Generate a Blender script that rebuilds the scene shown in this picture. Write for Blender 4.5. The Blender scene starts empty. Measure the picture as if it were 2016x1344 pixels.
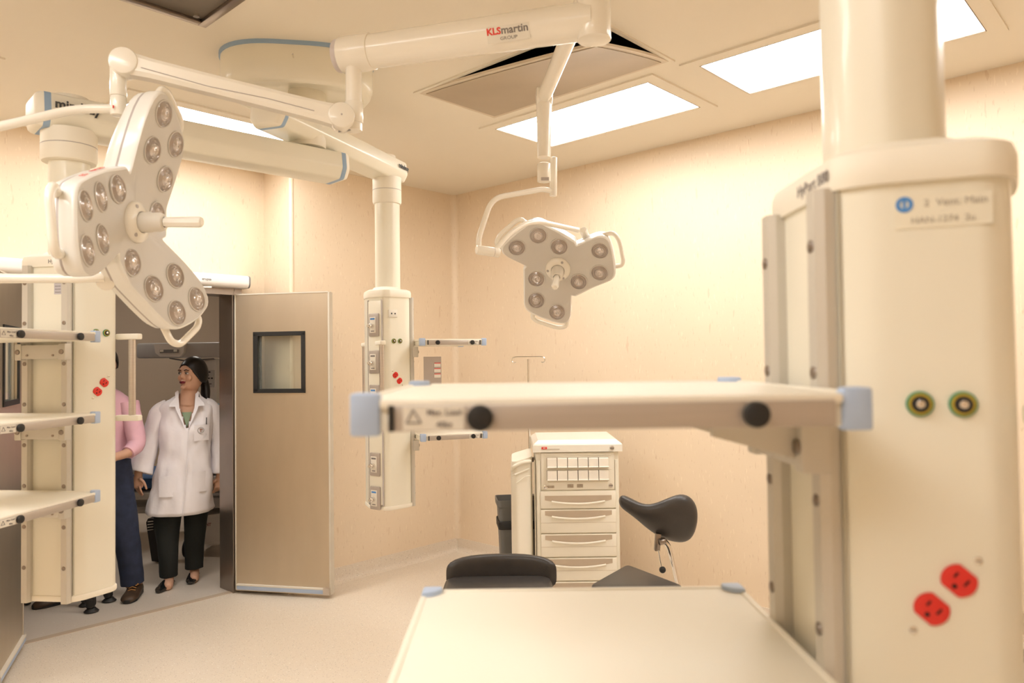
import bpy, bmesh, math, random
from math import sin, cos, radians, pi, sqrt, atan2, degrees
from mathutils import Vector, Matrix, noise

random.seed(7)
S = bpy.context.scene
COL = S.collection

# ------------------------------------------------------------------ camera, world, exposure
F = 1465.0; EYE = 1.6
A = radians(43.1); P = radians(1.37); R = 0.0126
WR = Vector((sin(A), -cos(A), 0)); FH = Vector((cos(A), sin(A), 0))
FW = Vector((cos(A)*cos(P), sin(A)*cos(P), sin(P))); UP = Vector((-cos(A)*sin(P), -sin(A)*sin(P), cos(P)))
IR = cos(R)*WR - sin(R)*UP; IU = sin(R)*WR + cos(R)*UP
cd = bpy.data.cameras.new('camera'); cam = bpy.data.objects.new('camera', cd); COL.objects.link(cam)
m = Matrix((IR, IU, -FW)).transposed().to_4x4(); m.translation = (0, 0, EYE)
cam.matrix_world = m
cd.sensor_width = 36.0; cd.lens = F/2016*36.0; cd.clip_start = .05; cd.clip_end = 60
cd.dof.use_dof = True; cd.dof.focus_distance = 4.3; cd.dof.aperture_fstop = 4.2
S.camera = cam
w = bpy.data.worlds.new('world'); S.world = w; w.use_nodes = True
w.node_tree.nodes['Background'].inputs[0].default_value = (1, .93, .82, 1)
w.node_tree.nodes['Background'].inputs[1].default_value = 0.2
S.view_settings.view_transform = 'Standard'; S.view_settings.look = 'None'
S.view_settings.exposure = 0.95; S.view_settings.gamma = 1.0; S.view_settings.use_curve_mapping = False
try:
    S.cycles.max_bounces = 10; S.cycles.diffuse_bounces = 6; S.cycles.use_denoising = True
    S.cycles.sample_clamp_indirect = 8
except Exception: pass
PANEL_E = 7.5          # emission of the ceiling light panels
PANEL_C = (1.0, .97, .93)

def at(px, py, d):                       # a point seen at a pixel, at distance d along the floor
    r = FW + IR*((px-1008)/F) - IU*((py-672)/F)
    return Vector((0, 0, EYE)) + r*(d/r.dot(FH))
def W(lat, d, z): return WR*lat + FH*d + Vector((0, 0, z))
RZ = A - pi/2                            # turns local x to the right of the view, local y away from it

# ------------------------------------------------------------------ materials
MATS = {}
def mat(name, col, rough=.5, metal=0.0, var=.04, scale=8.0, coat=0.0, bump=0.0, bscale=60.0, stretch=None, spec=.5, trans=0.0, emit=0.0, ior=1.45):
    if name in MATS: return MATS[name]
    M = bpy.data.materials.new(name); M.use_nodes = True
    nt = M.node_tree; N = nt.nodes; L = nt.links; b = N['Principled BSDF']
    tc = N.new('ShaderNodeTexCoord'); mp = N.new('ShaderNodeMapping'); L.new(tc.outputs['Object'], mp.inputs[0])
    if stretch: mp.inputs['Scale'].default_value = stretch
    nz = N.new('ShaderNodeTexNoise'); nz.inputs['Scale'].default_value = scale; nz.inputs['Detail'].default_value = 4
    L.new(mp.outputs[0], nz.inputs[0])
    rp = N.new('ShaderNodeValToRGB')
    rp.color_ramp.elements[0].position = .3; rp.color_ramp.elements[1].position = .7
    rp.color_ramp.elements[0].color = [c*(1-var) for c in col] + [1]
    rp.color_ramp.elements[1].color = [min(1, c*(1+var)) for c in col] + [1]
    L.new(nz.outputs[0], rp.inputs[0]); L.new(rp.outputs[0], b.inputs['Base Color'])
    b.inputs['Roughness'].default_value = rough; b.inputs['Metallic'].default_value = metal
    b.inputs['Coat Weight'].default_value = coat; b.inputs['Specular IOR Level'].default_value = spec
    b.inputs['Transmission Weight'].default_value = trans; b.inputs['IOR'].default_value = ior
    if emit:
        b.inputs['Emission Color'].default_value = list(col)+[1]; b.inputs['Emission Strength'].default_value = emit
    if bump:
        n2 = N.new('ShaderNodeTexNoise'); n2.inputs['Scale'].default_value = bscale; L.new(mp.outputs[0], n2.inputs[0])
        bp = N.new('ShaderNodeBump'); bp.inputs['Strength'].default_value = bump; bp.inputs['Distance'].default_value = .01
        L.new(n2.outputs[0], bp.inputs['Height']); L.new(bp.outputs[0], b.inputs['Normal'])
    MATS[name] = M
    return M

def mat_wall():
    M = mat('wall_vinyl', (.785, .655, .495), .42, var=.02, scale=2.5)
    nt = M.node_tree; N = nt.nodes; L = nt.links; b = N['Principled BSDF']
    base = b.inputs['Base Color'].links[0].from_socket
    tc = N.new('ShaderNodeTexCoord'); mp = N.new('ShaderNodeMapping'); mp.inputs['Scale'].default_value = (1, 1, .22)
    L.new(tc.outputs['Object'], mp.inputs[0])
    last = base
    for sc, th, c, f in ((42, .68, (.55, .37, .23, 1), .30), (80, .66, (.98, .86, .68, 1), .30), (110, .66, (.50, .36, .24, 1), .28)):
        n = N.new('ShaderNodeTexNoise'); n.inputs['Scale'].default_value = sc; n.inputs['Detail'].default_value = 2
        L.new(mp.outputs[0], n.inputs[0])
        r = N.new('ShaderNodeValToRGB'); r.color_ramp.elements[0].position = th; r.color_ramp.elements[1].position = th+.05
        r.color_ramp.elements[0].color = (0, 0, 0, 1); r.color_ramp.elements[1].color = (f, f, f, 1)
        L.new(n.outputs[0], r.inputs[0])
        mx = N.new('ShaderNodeMix'); mx.data_type = 'RGBA'; L.new(r.outputs[0], mx.inputs[0]); L.new(last, mx.inputs[6]); mx.inputs[7].default_value = c
        last = mx.outputs[2]
    L.new(last, b.inputs['Base Color'])
    return M

def mat_terrazzo(name, col, dens=1.0, rough=.28):
    M = mat(name, col, rough, var=.02, scale=1.2)
    nt = M.node_tree; N = nt.nodes; L = nt.links; b = N['Principled BSDF']
    last = b.inputs['Base Color'].links[0].from_socket
    tc = N.new('ShaderNodeTexCoord')
    for i, (sc, th, c) in enumerate(((75, .17, (.34, .31, .28, 1)), (60, .16, (.95, .92, .85, 1)), (110, .20, (.45, .33, .24, 1)), (95, .2, (.62, .55, .46, 1)))):
        v = N.new('ShaderNodeTexVoronoi'); v.inputs['Scale'].default_value = sc
        ad = N.new('ShaderNodeVectorMath'); ad.inputs[1].default_value = (i*3.1, i*1.7, i*.9); L.new(tc.outputs['Object'], ad.inputs[0]); L.new(ad.outputs[0], v.inputs['Vector'])
        r = N.new('ShaderNodeValToRGB'); r.color_ramp.elements[0].position = th*.7; r.color_ramp.elements[1].position = th*1.3
        r.color_ramp.elements[0].color = (1, 1, 1, 1); r.color_ramp.elements[1].color = (0, 0, 0, 1)
        L.new(v.outputs['Distance'], r.inputs[0])
        sp = N.new('ShaderNodeSeparateColor'); L.new(v.outputs['Color'], sp.inputs[0])
        gt = N.new('ShaderNodeMath'); gt.operation = 'GREATER_THAN'; gt.inputs[1].default_value = 1-.42*dens; L.new(sp.outputs[0], gt.inputs[0])
        mu = N.new('ShaderNodeMath'); mu.operation = 'MULTIPLY'; L.new(r.outputs[0], mu.inputs[0]); L.new(gt.outputs[0], mu.inputs[1])
        m2 = N.new('ShaderNodeMath'); m2.operation = 'MULTIPLY'; m2.inputs[1].default_value = .95; L.new(mu.outputs[0], m2.inputs[0])
        mx = N.new('ShaderNodeMix'); mx.data_type = 'RGBA'; L.new(m2.outputs[0], mx.inputs[0]); L.new(last, mx.inputs[6]); mx.inputs[7].default_value = c
        last = mx.outputs[2]
    L.new(last, b.inputs['Base Color'])
    return M

WALL = mat_wall()
FLOOR = mat_terrazzo('floor_speckled_vinyl', (.73, .65, .545))
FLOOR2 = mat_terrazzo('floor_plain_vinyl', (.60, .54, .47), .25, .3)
CEIL = mat('ceiling_paint', (.79, .73, .62), .75, var=.01, scale=1.5)
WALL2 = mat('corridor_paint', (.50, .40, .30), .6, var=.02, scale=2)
CREAM = mat('cream_enamel', (.79, .755, .64), .32, var=.008, scale=3, coat=.25)
CREAM2 = mat('cream_plastic', (.83, .785, .675), .5, var=.01, scale=4)
IVORY = mat('white_lacquer', (.86, .82, .73), .25, var=.006, scale=3, coat=.4)
FACE = mat('lamp_face_grey', (.60, .575, .53), .38, var=.01, scale=3, coat=.2)
RIM = mat('lamp_rim_white', (.82, .81, .77), .3, var=.01, scale=3, coat=.3)
SEAM = mat('lamp_seam_grey', (.46, .42, .40), .5)
BLUE = mat('pale_blue_trim', (.42, .52, .70), .45, var=.02)
BLUE2 = mat('blue_seam', (.30, .42, .58), .45, var=.02)
BLACK = mat('black_rubber', (.018, .017, .016), .55, var=.1)
DARKGAP = mat('dark_void', (.012, .011, .01), .9)
ALU = mat('brushed_aluminium', (.60, .55, .50), .32, metal=.85, var=.05, scale=14, stretch=(1, 1, 20))
ALUH = mat('brushed_rail_metal', (.50, .45, .40), .42, metal=.5, var=.04, scale=10, stretch=(1, 1, 30))
RAILM = mat('anodised_rail', (.60, .57, .51), .42, metal=.35, var=.02, scale=5)
STEEL = mat('brushed_steel', (.60, .52, .405), .36, metal=.88, var=.03, scale=3, stretch=(3, 3, .8))
STEELD = mat('dark_steel', (.30, .255, .22), .3, metal=.9, var=.05, scale=5)
VENT = mat('perforated_steel', (.47, .40, .31), .5, metal=.35, var=.10, scale=2.2, bump=.15, bscale=500)
CHROME = mat('chrome', (.82, .80, .77), .08, metal=1.0, var=.01)
RED = mat('red_outlet', (.70, .035, .025), .35, var=.02)
REDT = mat('red_print', (.75, .05, .04), .5)
GREYT = mat('grey_print', (.22, .20, .19), .6)
DARKT = mat('dark_print', (.05, .05, .05), .6)
LABEL = mat('label_white', (.74, .70, .62), .5, var=.01)
PLATE = mat('grey_gas_plate', (.44, .39, .35), .4, metal=.3)
GREEN = mat('green_socket', (.03, .22, .10), .4)
YELLOW = mat('yellow_socket', (.48, .33, .03), .4)
VINYL = mat('black_upholstery', (.045, .040, .037), .36, var=.08, scale=20, bump=.06, bscale=160, spec=.5)
GREYPL = mat('grey_bin_plastic', (.135, .135, .13), .5, var=.04)
LENS = mat('lens_acrylic', (.66, .61, .58), .10, metal=.55, var=.28, scale=70, coat=1.0, bump=.5, bscale=90)
LENSR = mat('lens_ring', (.42, .37, .34), .2, metal=.5, var=.1, coat=.6)
GLASS = mat('window_glass', (.86, .88, .82), .03, trans=.92, ior=1.12, var=.0)
HANDLEP = mat('drawer_pull_taupe', (.50, .41, .31), .45)
COAT = mat('white_coat_cloth', (.80, .77, .80), .8, var=.02, scale=10, bump=.1, bscale=30)
SKIN = mat('skin', (.55, .32, .215), .5, var=.05, scale=20)
HAIR = mat('dark_hair', (.010, .007, .006), .35, var=.2, scale=60, stretch=(1, 1, .2))
LIPS = mat('dark_lipstick', (.16, .012, .02), .35)
TROUSER = mat('black_trouser_cloth', (.010, .012, .011), .85, var=.1)
JEANS = mat('navy_denim', (.020, .028, .060), .85, var=.2, scale=20)
PINK = mat('pink_shirt', (.70, .42, .50), .8, var=.05, scale=15)
GLOVE = mat('pale_sleeve', (.62, .60, .62), .7, var=.05)
BOOT = mat('brown_leather', (.055, .032, .018), .5, var=.2, scale=20)
BOOTL = mat('tan_leather', (.28, .12, .035), .5, var=.2, scale=20)
LACE = mat('boot_lace', (.35, .18, .06), .7)
PATENT = mat('black_patent', (.010, .010, .010), .12, coat=.6)
MACH = mat('machine_grey', (.42, .40, .385), .5, var=.02)
MACHD = mat('machine_dark_grey', (.20, .19, .185), .5, var=.02)
MACHW = mat('machine_white', (.62, .58, .53), .45, var=.02)
MATTR = mat('blue_mattress', (.035, .10, .24), .6, var=.05)
BEDW = mat('bed_white', (.60, .57, .52), .45, var=.02)
GREENSH = mat('green_blouse', (.25, .33, .22), .8)
AMBER = mat('gold_earring', (.7, .45, .15), .3, metal=.8)

# ------------------------------------------------------------------ mesh building
def vec(p): return Vector(p)
def fillet(poly, r, seg=4, closed=True):
    out = []; n = len(poly)
    for i in range(n):
        p = Vector(poly[i])
        if not closed and i in (0, n-1): out.append(p); continue
        a = Vector(poly[i-1]) - p; b = Vector(poly[(i+1) % n]) - p
        ra = min(r, a.length*.45, b.length*.45)
        p0 = p + a.normalized()*ra; p1 = p + b.normalized()*ra
        for k in range(seg+1):
            t = k/seg; out.append(p0*(1-t)**2 + p*2*t*(1-t) + p1*t*t)
    return out

class MB:
    def __init__(s): s.bm = bmesh.new(); s.M = Matrix.Identity(4); s.mi = 0
    def _v(s, p): return s.bm.verts.new(s.M @ Vector(p))
    def _f(s, vs):
        try:
            f = s.bm.faces.new(vs); f.material_index = s.mi; return f
        except ValueError: return None
    def box(s, c, size, rz=0, rot=None, bev=0, seg=2):
        R_ = rot.to_4x4() if rot is not None else Matrix.Rotation(rz, 4, 'Z')
        T = s.M @ Matrix.Translation(c) @ R_
        r = bmesh.ops.create_cube(s.bm, size=1.0, matrix=T @ Matrix.Diagonal((*size, 1)))
        fs = {f for v in r['verts'] for f in v.link_faces}
        for f in fs: f.material_index = s.mi
        if bev:
            es = list({e for v in r['verts'] for e in v.link_edges})
            bmesh.ops.bevel(s.bm, geom=es, offset=min(bev, min(size)*.49), segments=seg, profile=.5, affect='EDGES', material=-1)
        return s
    def loft(s, rings, cap0=True, cap1=True, closed=True):
        vs = [[s._v(p) for p in r] for r in rings]; n = len(vs[0])
        for a, b in zip(vs, vs[1:]):
            for i in range(n if closed else n-1):
                j = (i+1) % n; s._f((a[i], a[j], b[j], b[i]))
        if cap0: s._f(list(reversed(vs[0])))
        if cap1: s._f(vs[-1])
        return s
    def cyl(s, p0, p1, r0, r1=None, n=24, bev=0):
        p0 = Vector(p0); p1 = Vector(p1); r1 = r0 if r1 is None else r1
        d = (p1-p0); L = d.length; q = d.to_track_quat('Z', 'Y').to_matrix()
        prof = [(0, r0), (L, r1)] if not bev else [(0, r0-bev), (bev*.3, r0-bev*.3), (bev, r0), (L-bev, r1), (L-bev*.3, r1-bev*.3), (L, r1-bev)]
        s.loft([[p0 + q @ Vector((r*cos(2*pi*i/n), r*sin(2*pi*i/n), z)) for i in range(n)] for z, r in prof])
        return s
    def tube(s, pts, r, n=14, rad=0, seg=6, flat=None):
        pts = [Vector(p) for p in pts]
        if rad: pts = fillet(pts, rad, seg, closed=False)
        clean = [pts[0]]
        for p in pts[1:]:
            if (p-clean[-1]).length > 1e-5: clean.append(p)
        pts = clean
        rs = r if isinstance(r, (list, tuple)) else None
        rings = []; up = None
        for i, p in enumerate(pts):
            t = (pts[min(i+1, len(pts)-1)] - pts[max(i-1, 0)]).normalized()
            if up is None:
                up = Vector((0, 0, 1)) if abs(t.z) < .9 else Vector((1, 0, 0))
            x = up.cross(t).normalized(); up = t.cross(x).normalized()
            rr = (rs[0] + (rs[-1]-rs[0])*i/(len(pts)-1)) if rs else r
            rings.append([p + (x*cos(2*pi*k/n)*(flat or 1) + up*sin(2*pi*k/n))*rr for k in range(n)])
        s.loft(rings); return s
    def prism(s, poly, z0, z1, bev=0, axis=None, top=True, bottom=True):
        # poly: list of (x, y); extruded along z; bev rounds the two ends inward
        c = Vector((sum(p[0] for p in poly)/len(poly), sum(p[1] for p in poly)/len(poly)))
        def ring(z, ins):
            out = []
            for p in poly:
                v = Vector((p[0], p[1])); d = v-c; L = d.length
                v = c + d*max(0, (L-ins))/max(L, 1e-6); out.append((v.x, v.y, z))
            return out
        if bev:
            rg = [ring(z0, bev), ring(z0+bev*.3, bev*.3), ring(z0+bev, 0), ring(z1-bev, 0), ring(z1-bev*.3, bev*.3), ring(z1, bev)]
        else: rg = [ring(z0, 0), ring(z1, 0)]
        s.loft(rg, bottom, top); return s
    def lathe(s, prof, n=32, cap=True):
        s.loft([[(r*cos(2*pi*i/n), r*sin(2*pi*i/n), z) for i in range(n)] for r, z in prof], cap, cap); return s
    def ball(s, c, r, n=16, sc=(1, 1, 1)):
        T = s.M @ Matrix.Translation(c) @ Matrix.Diagonal((sc[0]*r, sc[1]*r, sc[2]*r, 1))
        k = bmesh.ops.create_uvsphere(s.bm, u_segments=n, v_segments=max(6, n//2), radius=1, matrix=T)
        for f in {f for v in k['verts'] for f in v.link_faces}: f.material_index = s.mi
        return s
    def obj(s, name, mats, parent=None, smooth=35, normals=True):
        if normals: bmesh.ops.recalc_face_normals(s.bm, faces=s.bm.faces)
        me = bpy.data.meshes.new(name); s.bm.to_mesh(me); s.bm.free()
        for mm in (mats if isinstance(mats, (list, tuple)) else [mats]): me.materials.append(mm)
        if smooth:
            me.shade_smooth()
            try: me.set_sharp_from_angle(angle=radians(smooth))
            except Exception: pass
        o = bpy.data.objects.new(name, me); COL.objects.link(o)
        if parent: o.parent = parent
        return o

def tag(o, label, cat, group=None):
    o['label'] = label; o['category'] = cat
    if group: o['group'] = group
    return o
def thing(name, label, cat, loc=(0, 0, 0), rz=0.0, group=None):
    o = bpy.data.objects.new(name, None); o.empty_display_size = .05; COL.objects.link(o)
    o.location = loc; o.rotation_euler = (0, 0, rz); tag(o, label, cat, group); return o
def struct(o, label=None):
    o['kind'] = 'structure'
    if label: o['label'] = label
    return o
def lettering(txt, size, mtx, mt, parent, name='lettering', extrude=.0004, bold=0.0, sx=1.0, align='CENTER'):
    c = bpy.data.curves.new(name, 'FONT'); c.body = txt; c.size = size; c.extrude = extrude; c.offset = bold; c.resolution_u = 3
    c.align_x = align; c.align_y = 'CENTER'
    t = bpy.data.objects.new(name, c); COL.objects.link(t)
    me = bpy.data.meshes.new_from_object(t); bpy.data.objects.remove(t); bpy.data.curves.remove(c)
    me.materials.clear(); me.materials.append(mt); me.name = name
    me.transform(mtx @ Matrix.Diagonal((sx, 1, 1, 1)))
    o = bpy.data.objects.new(name, me); COL.objects.link(o); o.parent = parent; return o
def frame(o, x, z):
    x = Vector(x).normalized(); z = Vector(z).normalized(); y = z.cross(x).normalized(); x = y.cross(z)
    M_ = Matrix((x, y, z)).transposed().to_4x4(); M_.translation = o; return M_

# ------------------------------------------------------------------ the room
XR, YB, YD, XRET, ZC = 4.28, 4.66, 5.03, 2.73, 3.0
XL, YN = -2.2, -2.2
DX0, DX1, DZ = 1.19, 2.49, 2.10
def holes_plane(x0, x1, y0, y1, z, holes):
    b = MB(); xs = sorted({x0, x1, *[h[0] for h in holes], *[h[1] for h in holes]}); ys = sorted({y0, y1, *[h[2] for h in holes], *[h[3] for h in holes]})
    for i in range(len(xs)-1):
        for j in range(len(ys)-1):
            cx, cy = (xs[i]+xs[i+1])/2, (ys[j]+ys[j+1])/2
            if any(h[0] < cx < h[1] and h[2] < cy < h[3] for h in holes): continue
            b.box((cx, cy, z+.01), (xs[i+1]-xs[i], ys[j+1]-ys[j], .02))
    bmesh.ops.remove_doubles(b.bm, verts=b.bm.verts, dist=1e-5)
    return b
LIGHTS = [(3.17, 3.77, 2.0, 3.15), (3.17, 3.77, .63, 1.78), (1.45, 2.6, 4.0, 4.6), (3.17, 3.77, -.75, .4), (-.3, .85, 4.0, 4.6), (-1.2, -.6, 1.6, 2.75), (-1.2, -.6, -.4, .75), (-.7, -.1, 1.0, 2.15)]  # panels after the doorway one are added out of view to light the room
VENTS = [(2.48, 3.07, 1.81, 2.99), (.17, 1.37, 2.40, 2.995)]
b = holes_plane(XL, XR, YN, YD+.1, ZC, [l for l in LIGHTS] + VENTS)
struct(b.obj('ceiling', CEIL, smooth=0), 'cream painted ceiling')
b = MB(); b.box(((XL+XR)/2, (YN+YD)/2, -.02), (XR-XL, YD-YN, .04)); struct(b.obj('floor', FLOOR, smooth=0), 'speckled cream vinyl floor')
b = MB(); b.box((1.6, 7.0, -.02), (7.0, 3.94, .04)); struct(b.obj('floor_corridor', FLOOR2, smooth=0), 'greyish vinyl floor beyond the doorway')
b = MB(); b.box((1.6, 7.0, ZC+.02), (7.0, 3.94, .04)); struct(b.obj('ceiling_corridor', CEIL, smooth=0))
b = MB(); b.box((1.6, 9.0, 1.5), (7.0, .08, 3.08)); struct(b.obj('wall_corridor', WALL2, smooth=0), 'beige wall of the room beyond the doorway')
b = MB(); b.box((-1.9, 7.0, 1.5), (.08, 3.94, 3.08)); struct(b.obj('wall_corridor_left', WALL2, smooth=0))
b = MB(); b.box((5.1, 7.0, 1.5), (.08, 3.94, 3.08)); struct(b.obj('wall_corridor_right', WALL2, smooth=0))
b = MB(); b.box((XR+.05, (YN+YB)/2, 1.5), (.1, YB-YN+.2, 3.04)); struct(b.obj('wall_right', WALL, smooth=0), 'peach vinyl wall on the right')
b = MB(); b.box(((XRET+XR)/2+.05, YB+.05+.15, 1.5), (XR-XRET+.1, .4, 3.04)); struct(b.obj('wall_back', WALL, smooth=0), 'peach vinyl wall beside the doorway')
b = MB(); b.box(((XL+DX0)/2, YD+.06, 1.5), (DX0-XL, .12, 3.04)); b.box(((DX1+XRET)/2, YD+.06, 1.5), (XRET-DX1, .12, 3.04))
b.box(((DX0+DX1)/2, YD+.06, (DZ+3.02)/2), (DX1-DX0, .12, 3.02-DZ)); struct(b.obj('wall_door', WALL, smooth=0), 'peach wall with the double doorway')
b = MB(); b.box((XL-.05, (YN+YD)/2, 1.5), (.1, YD-YN+.2, 3.04)); struct(b.obj('wall_left', WALL, smooth=0))
b = MB(); b.box(((XL+XR)/2, YN-.05, 1.5), (XR-XL+.2, .1, 3.04)); struct(b.obj('wall_near', WALL, smooth=0))
# coved skirting of the floor sheet
def cove(name, p0, p1, inward):
    p0 = Vector((*p0, 0)); p1 = Vector((*p1, 0)); n = Vector((*inward, 0))
    prof = [(0.0, -.005), (.0, .105), (.006, .105), (.008, .05)] + [(.05-.042*sin(t), .048-.046*cos(t)) for t in [pi/2*(1-k/6) for k in range(1, 7)]] + [(.06, -.005)]
    b = MB(); b.loft([[p + n*a + Vector((0, 0, z)) for a, z in prof] for p in (p0, p1)]); struct(b.obj(name, FLOOR, smooth=50))
cove('baseboard_right', (XR, YN), (XR, YB), (-1, 0)); cove('baseboard_back', (XRET, YB), (XR, YB), (0, -1)); cove('baseboard_return', (XRET, YB-.0), (XRET, YD), (-1, 0))
cove('baseboard_door', (DX1+.05, YD), (XRET, YD), (0, -1)); cove('baseboard_left', (XL, YN), (XL, YD), (1, 0)); cove('baseboard_doorway', (XL, YD), (DX0-.05, YD), (0, -1))
# rounded vinyl strip in the corner and on the projecting edge
b = MB(); b.loft([[(XR-.045*(1-sin(t)), YB-.045*(1-cos(t)), z) for t in [pi/2*k/6 for k in range(7)]] + [(XR+.005, YB+.005, z)] for z in (.1, ZC)]); struct(b.obj('trim_1', WALL, smooth=60))
b = MB(); b.cyl((XRET+.012, YB+.012, .1), (XRET+.012, YB+.012, ZC), .018, n=16); struct(b.obj('trim_2', WALL, smooth=60))
b = MB(); b.box(((DX0+DX1)/2, YD, .001), (DX1-DX0+.1, .05, .004)); struct(b.obj('trim_3', mat('threshold_strip', (.50, .40, .30), .5), smooth=0))
# steel door frame
b = MB()
b.box((DX1-.012, YD+.06, DZ/2), (.024, .20, DZ)); b.box((DX0+.012, YD+.06, DZ/2), (.024, .20, DZ)); b.box(((DX0+DX1)/2, YD+.06, DZ-.012), (DX1-DX0-.048, .20, .024))
b.box((DX1+.02, YD-.022, DZ/2+.01), (.055, .036, DZ+.02)); b.box((DX0-.02, YD-.022, DZ/2+.01), (.055, .036, DZ+.02)); b.box(((DX0+DX1)/2, YD-.022, DZ+.004), (DX1-DX0-.02, .036, .04))
struct(b.obj('trim_4', STEELD, smooth=0), 'steel frame of the doorway')

# recessed light panels
def light_panel(r, label, vis=True):
    x0, x1, y0, y1 = r; cx, cy = (x0+x1)/2, (y0+y1)/2; lx, ly = x1-x0, y1-y0
    t = thing('ceiling_light', label, 'ceiling light', (cx, cy, ZC), 0, 'recessed light panels')
    b = MB()
    for k in (-1, 1): b.box((k*(lx/2), 0, -.003), (.07, ly+.07, .012)); b.box((0, k*(ly/2), -.003), (lx-.07, .07, .012))
    b.obj('frame', CEIL, t, smooth=0)
    b = MB()
    for k in (-1, 1): b.box((k*(lx/2-.036), 0, -.005), (.004, ly-.068, .010)); b.box((0, k*(ly/2-.036), -.005), (lx-.076, .004, .010))
    b.obj('gasket', mat('gasket_brown', (.25, .18, .13), .7), t, smooth=0)
    b = MB(); b.box((0, 0, -.002), (lx-.077, ly-.077, .006)); b.obj('diffuser', PANEL, t, smooth=0)
    return t
PANEL = bpy.data.materials.new('panel_glow'); PANEL.use_nodes = True
_n = PANEL.node_tree.nodes; _n.clear(); _e = _n.new('ShaderNodeEmission'); _o = _n.new('ShaderNodeOutputMaterial'); _e.inputs[0].default_value = (*PANEL_C, 1); _e.inputs[1].default_value = PANEL_E
PANEL.node_tree.links.new(_e.outputs[0], _o.inputs[0])
labs = ['lit panel in the ceiling right beside the tilted vent', 'lit panel whose middle is crossed by the nearest pendant tube', 'lit panel over the doorway, behind the big surgical lamp',
        'added fill panel, unseen, nearest the camera along the right wall', 'added fill panel, unseen, by the left end of the doorway wall', 'added fill panel, unseen, along the left wall, farther one', 'added fill panel, unseen, along the left wall, nearer one', 'added fill panel, unseen, left of the camera position']
for r, l in zip(LIGHTS, labs): light_panel(r, l)
PAN2 = bpy.data.materials.new('corridor_glow'); PAN2.use_nodes = True
_n = PAN2.node_tree.nodes; _n.clear(); _e = _n.new('ShaderNodeEmission'); _o = _n.new('ShaderNodeOutputMaterial'); _e.inputs[0].default_value = (1, .93, .84, 1); _e.inputs[1].default_value = 8.0
PAN2.node_tree.links.new(_e.outputs[0], _o.inputs[0])
for i, (x, y) in enumerate(((1.3, 7.2), (3.6, 7.2))):  # panels added out of view to brighten the room beyond the doorway
    t = thing('corridor_fill_light', ('added fill panel, unseen, in the ceiling of the room beyond', 'added fill panel, unseen, farther right in the room beyond')[i], 'ceiling light', (x, y, ZC))
    b = MB(); b.box((0, 0, -.012), (.7, .7, .024)); b.obj('frame', CEIL, t, smooth=0)
    b = MB(); b.box((0, 0, -.027), (.6, .6, .006)); b.obj('diffuser', PAN2, t, smooth=0)

# ceiling vents
def vent_body(t, lx, ly):
    b = MB()
    for sx in (-1, 1): b.box((sx*lx/2, 0, .12), (.01, ly, .24)); b.box((0, sx*ly/2, .12), (lx, .01, .24))
    b.box((0, 0, .24), (lx, ly, .01)); b.obj('duct', DARKGAP, t, smooth=0)
    b = MB()
    for k in (-1, 1): b.box((k*(lx/2-.004), 0, .004), (.022, ly+.014, .022)); b.box((0, k*(ly/2-.004), .004), (lx-.03, .022, .022))
    b.obj('opening_frame', CEIL, t, smooth=0)
x0, x1, y0, y1 = VENTS[0]
t = thing('ceiling_vent', 'large steel vent panel hanging open at one corner', 'vent', ((x0+x1)/2, (y0+y1)/2, ZC), 0, 'steel ceiling vents')
vent_body(t, x1-x0, y1-y0)
lx, ly = x1-x0, y1-y0
def vz(x, y):                            # the corner nearest the camera hangs down
    u = .5-x/lx; v = .5-y/ly
    return -.006 - .092*max(0, u)**1.3*max(0, v)**1.35
def patch(b, xa, xb, ya, yb, dz, th):
    n = 8
    for z_off in (0, th):
        g = [[b._v((xa+(xb-xa)*i/n, ya+(yb-ya)*j/n, vz(xa+(xb-xa)*i/n, ya+(yb-ya)*j/n)+dz+z_off)) for j in range(n+1)] for i in range(n+1)]
        for i in range(n):
            for j in range(n): b._f((g[i][j], g[i+1][j], g[i+1][j+1], g[i][j+1]))
        if z_off == 0: g0 = g
    ring = lambda q: [q[i][0] for i in range(n)] + [q[n][j] for j in range(n)] + [q[n-i][n] for i in range(n)] + [q[0][n-j] for j in range(n)]
    a, c = ring(g0), ring(g); k = len(a)
    for i in range(k): b._f((a[i], a[(i+1) % k], c[(i+1) % k], c[i]))
b = MB(); e = .012; patch(b, -lx/2+e, lx/2-e, -ly/2+e, ly/2-e, 0, .012); b.obj('panel_frame', mat('vent_frame_tan', (.66, .58, .47), .5, metal=.2), t, smooth=30)
b = MB(); e = .04; patch(b, -lx/2+e, lx/2-e, -ly/2+e, ly/2-e, -.004, .003); b.obj('perforated_panel', VENT, t, smooth=30)
x0, x1, y0, y1 = VENTS[1]; lx, ly = x1-x0, y1-y0
t = thing('ceiling_vent', 'dark steel vent cut off by the top of the photo', 'vent', ((x0+x1)/2, (y0+y1)/2, ZC), 0, 'steel ceiling vents')
vent_body(t, lx, ly)
b = MB()
for sx, sy, ax, ay in ((-1, 0, .035, ly), (1, 0, .035, ly), (0, -1, lx-.07, .035), (0, 1, lx-.07, .035)): b.box((sx*(lx/2-.0175), sy*(ly/2-.0175), -.008), (ax, ay, .016), bev=.003)
b.obj('panel_frame', STEELD, t, smooth=30)
b = MB(); b.box((0, 0, .004), (lx-.07, ly-.07, .012)); b.obj('perforated_panel', mat('dark_perforated_steel', (.20, .17, .14), .5, metal=.7, var=.15, scale=3, bump=.2, bscale=500), t, smooth=0)
b = MB(); b.cyl((lx/2-.07, ly/2-.07, -.014), (lx/2-.07, ly/2-.07, -.002), .012, n=12); b.obj('screw', CHROME, t)

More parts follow.
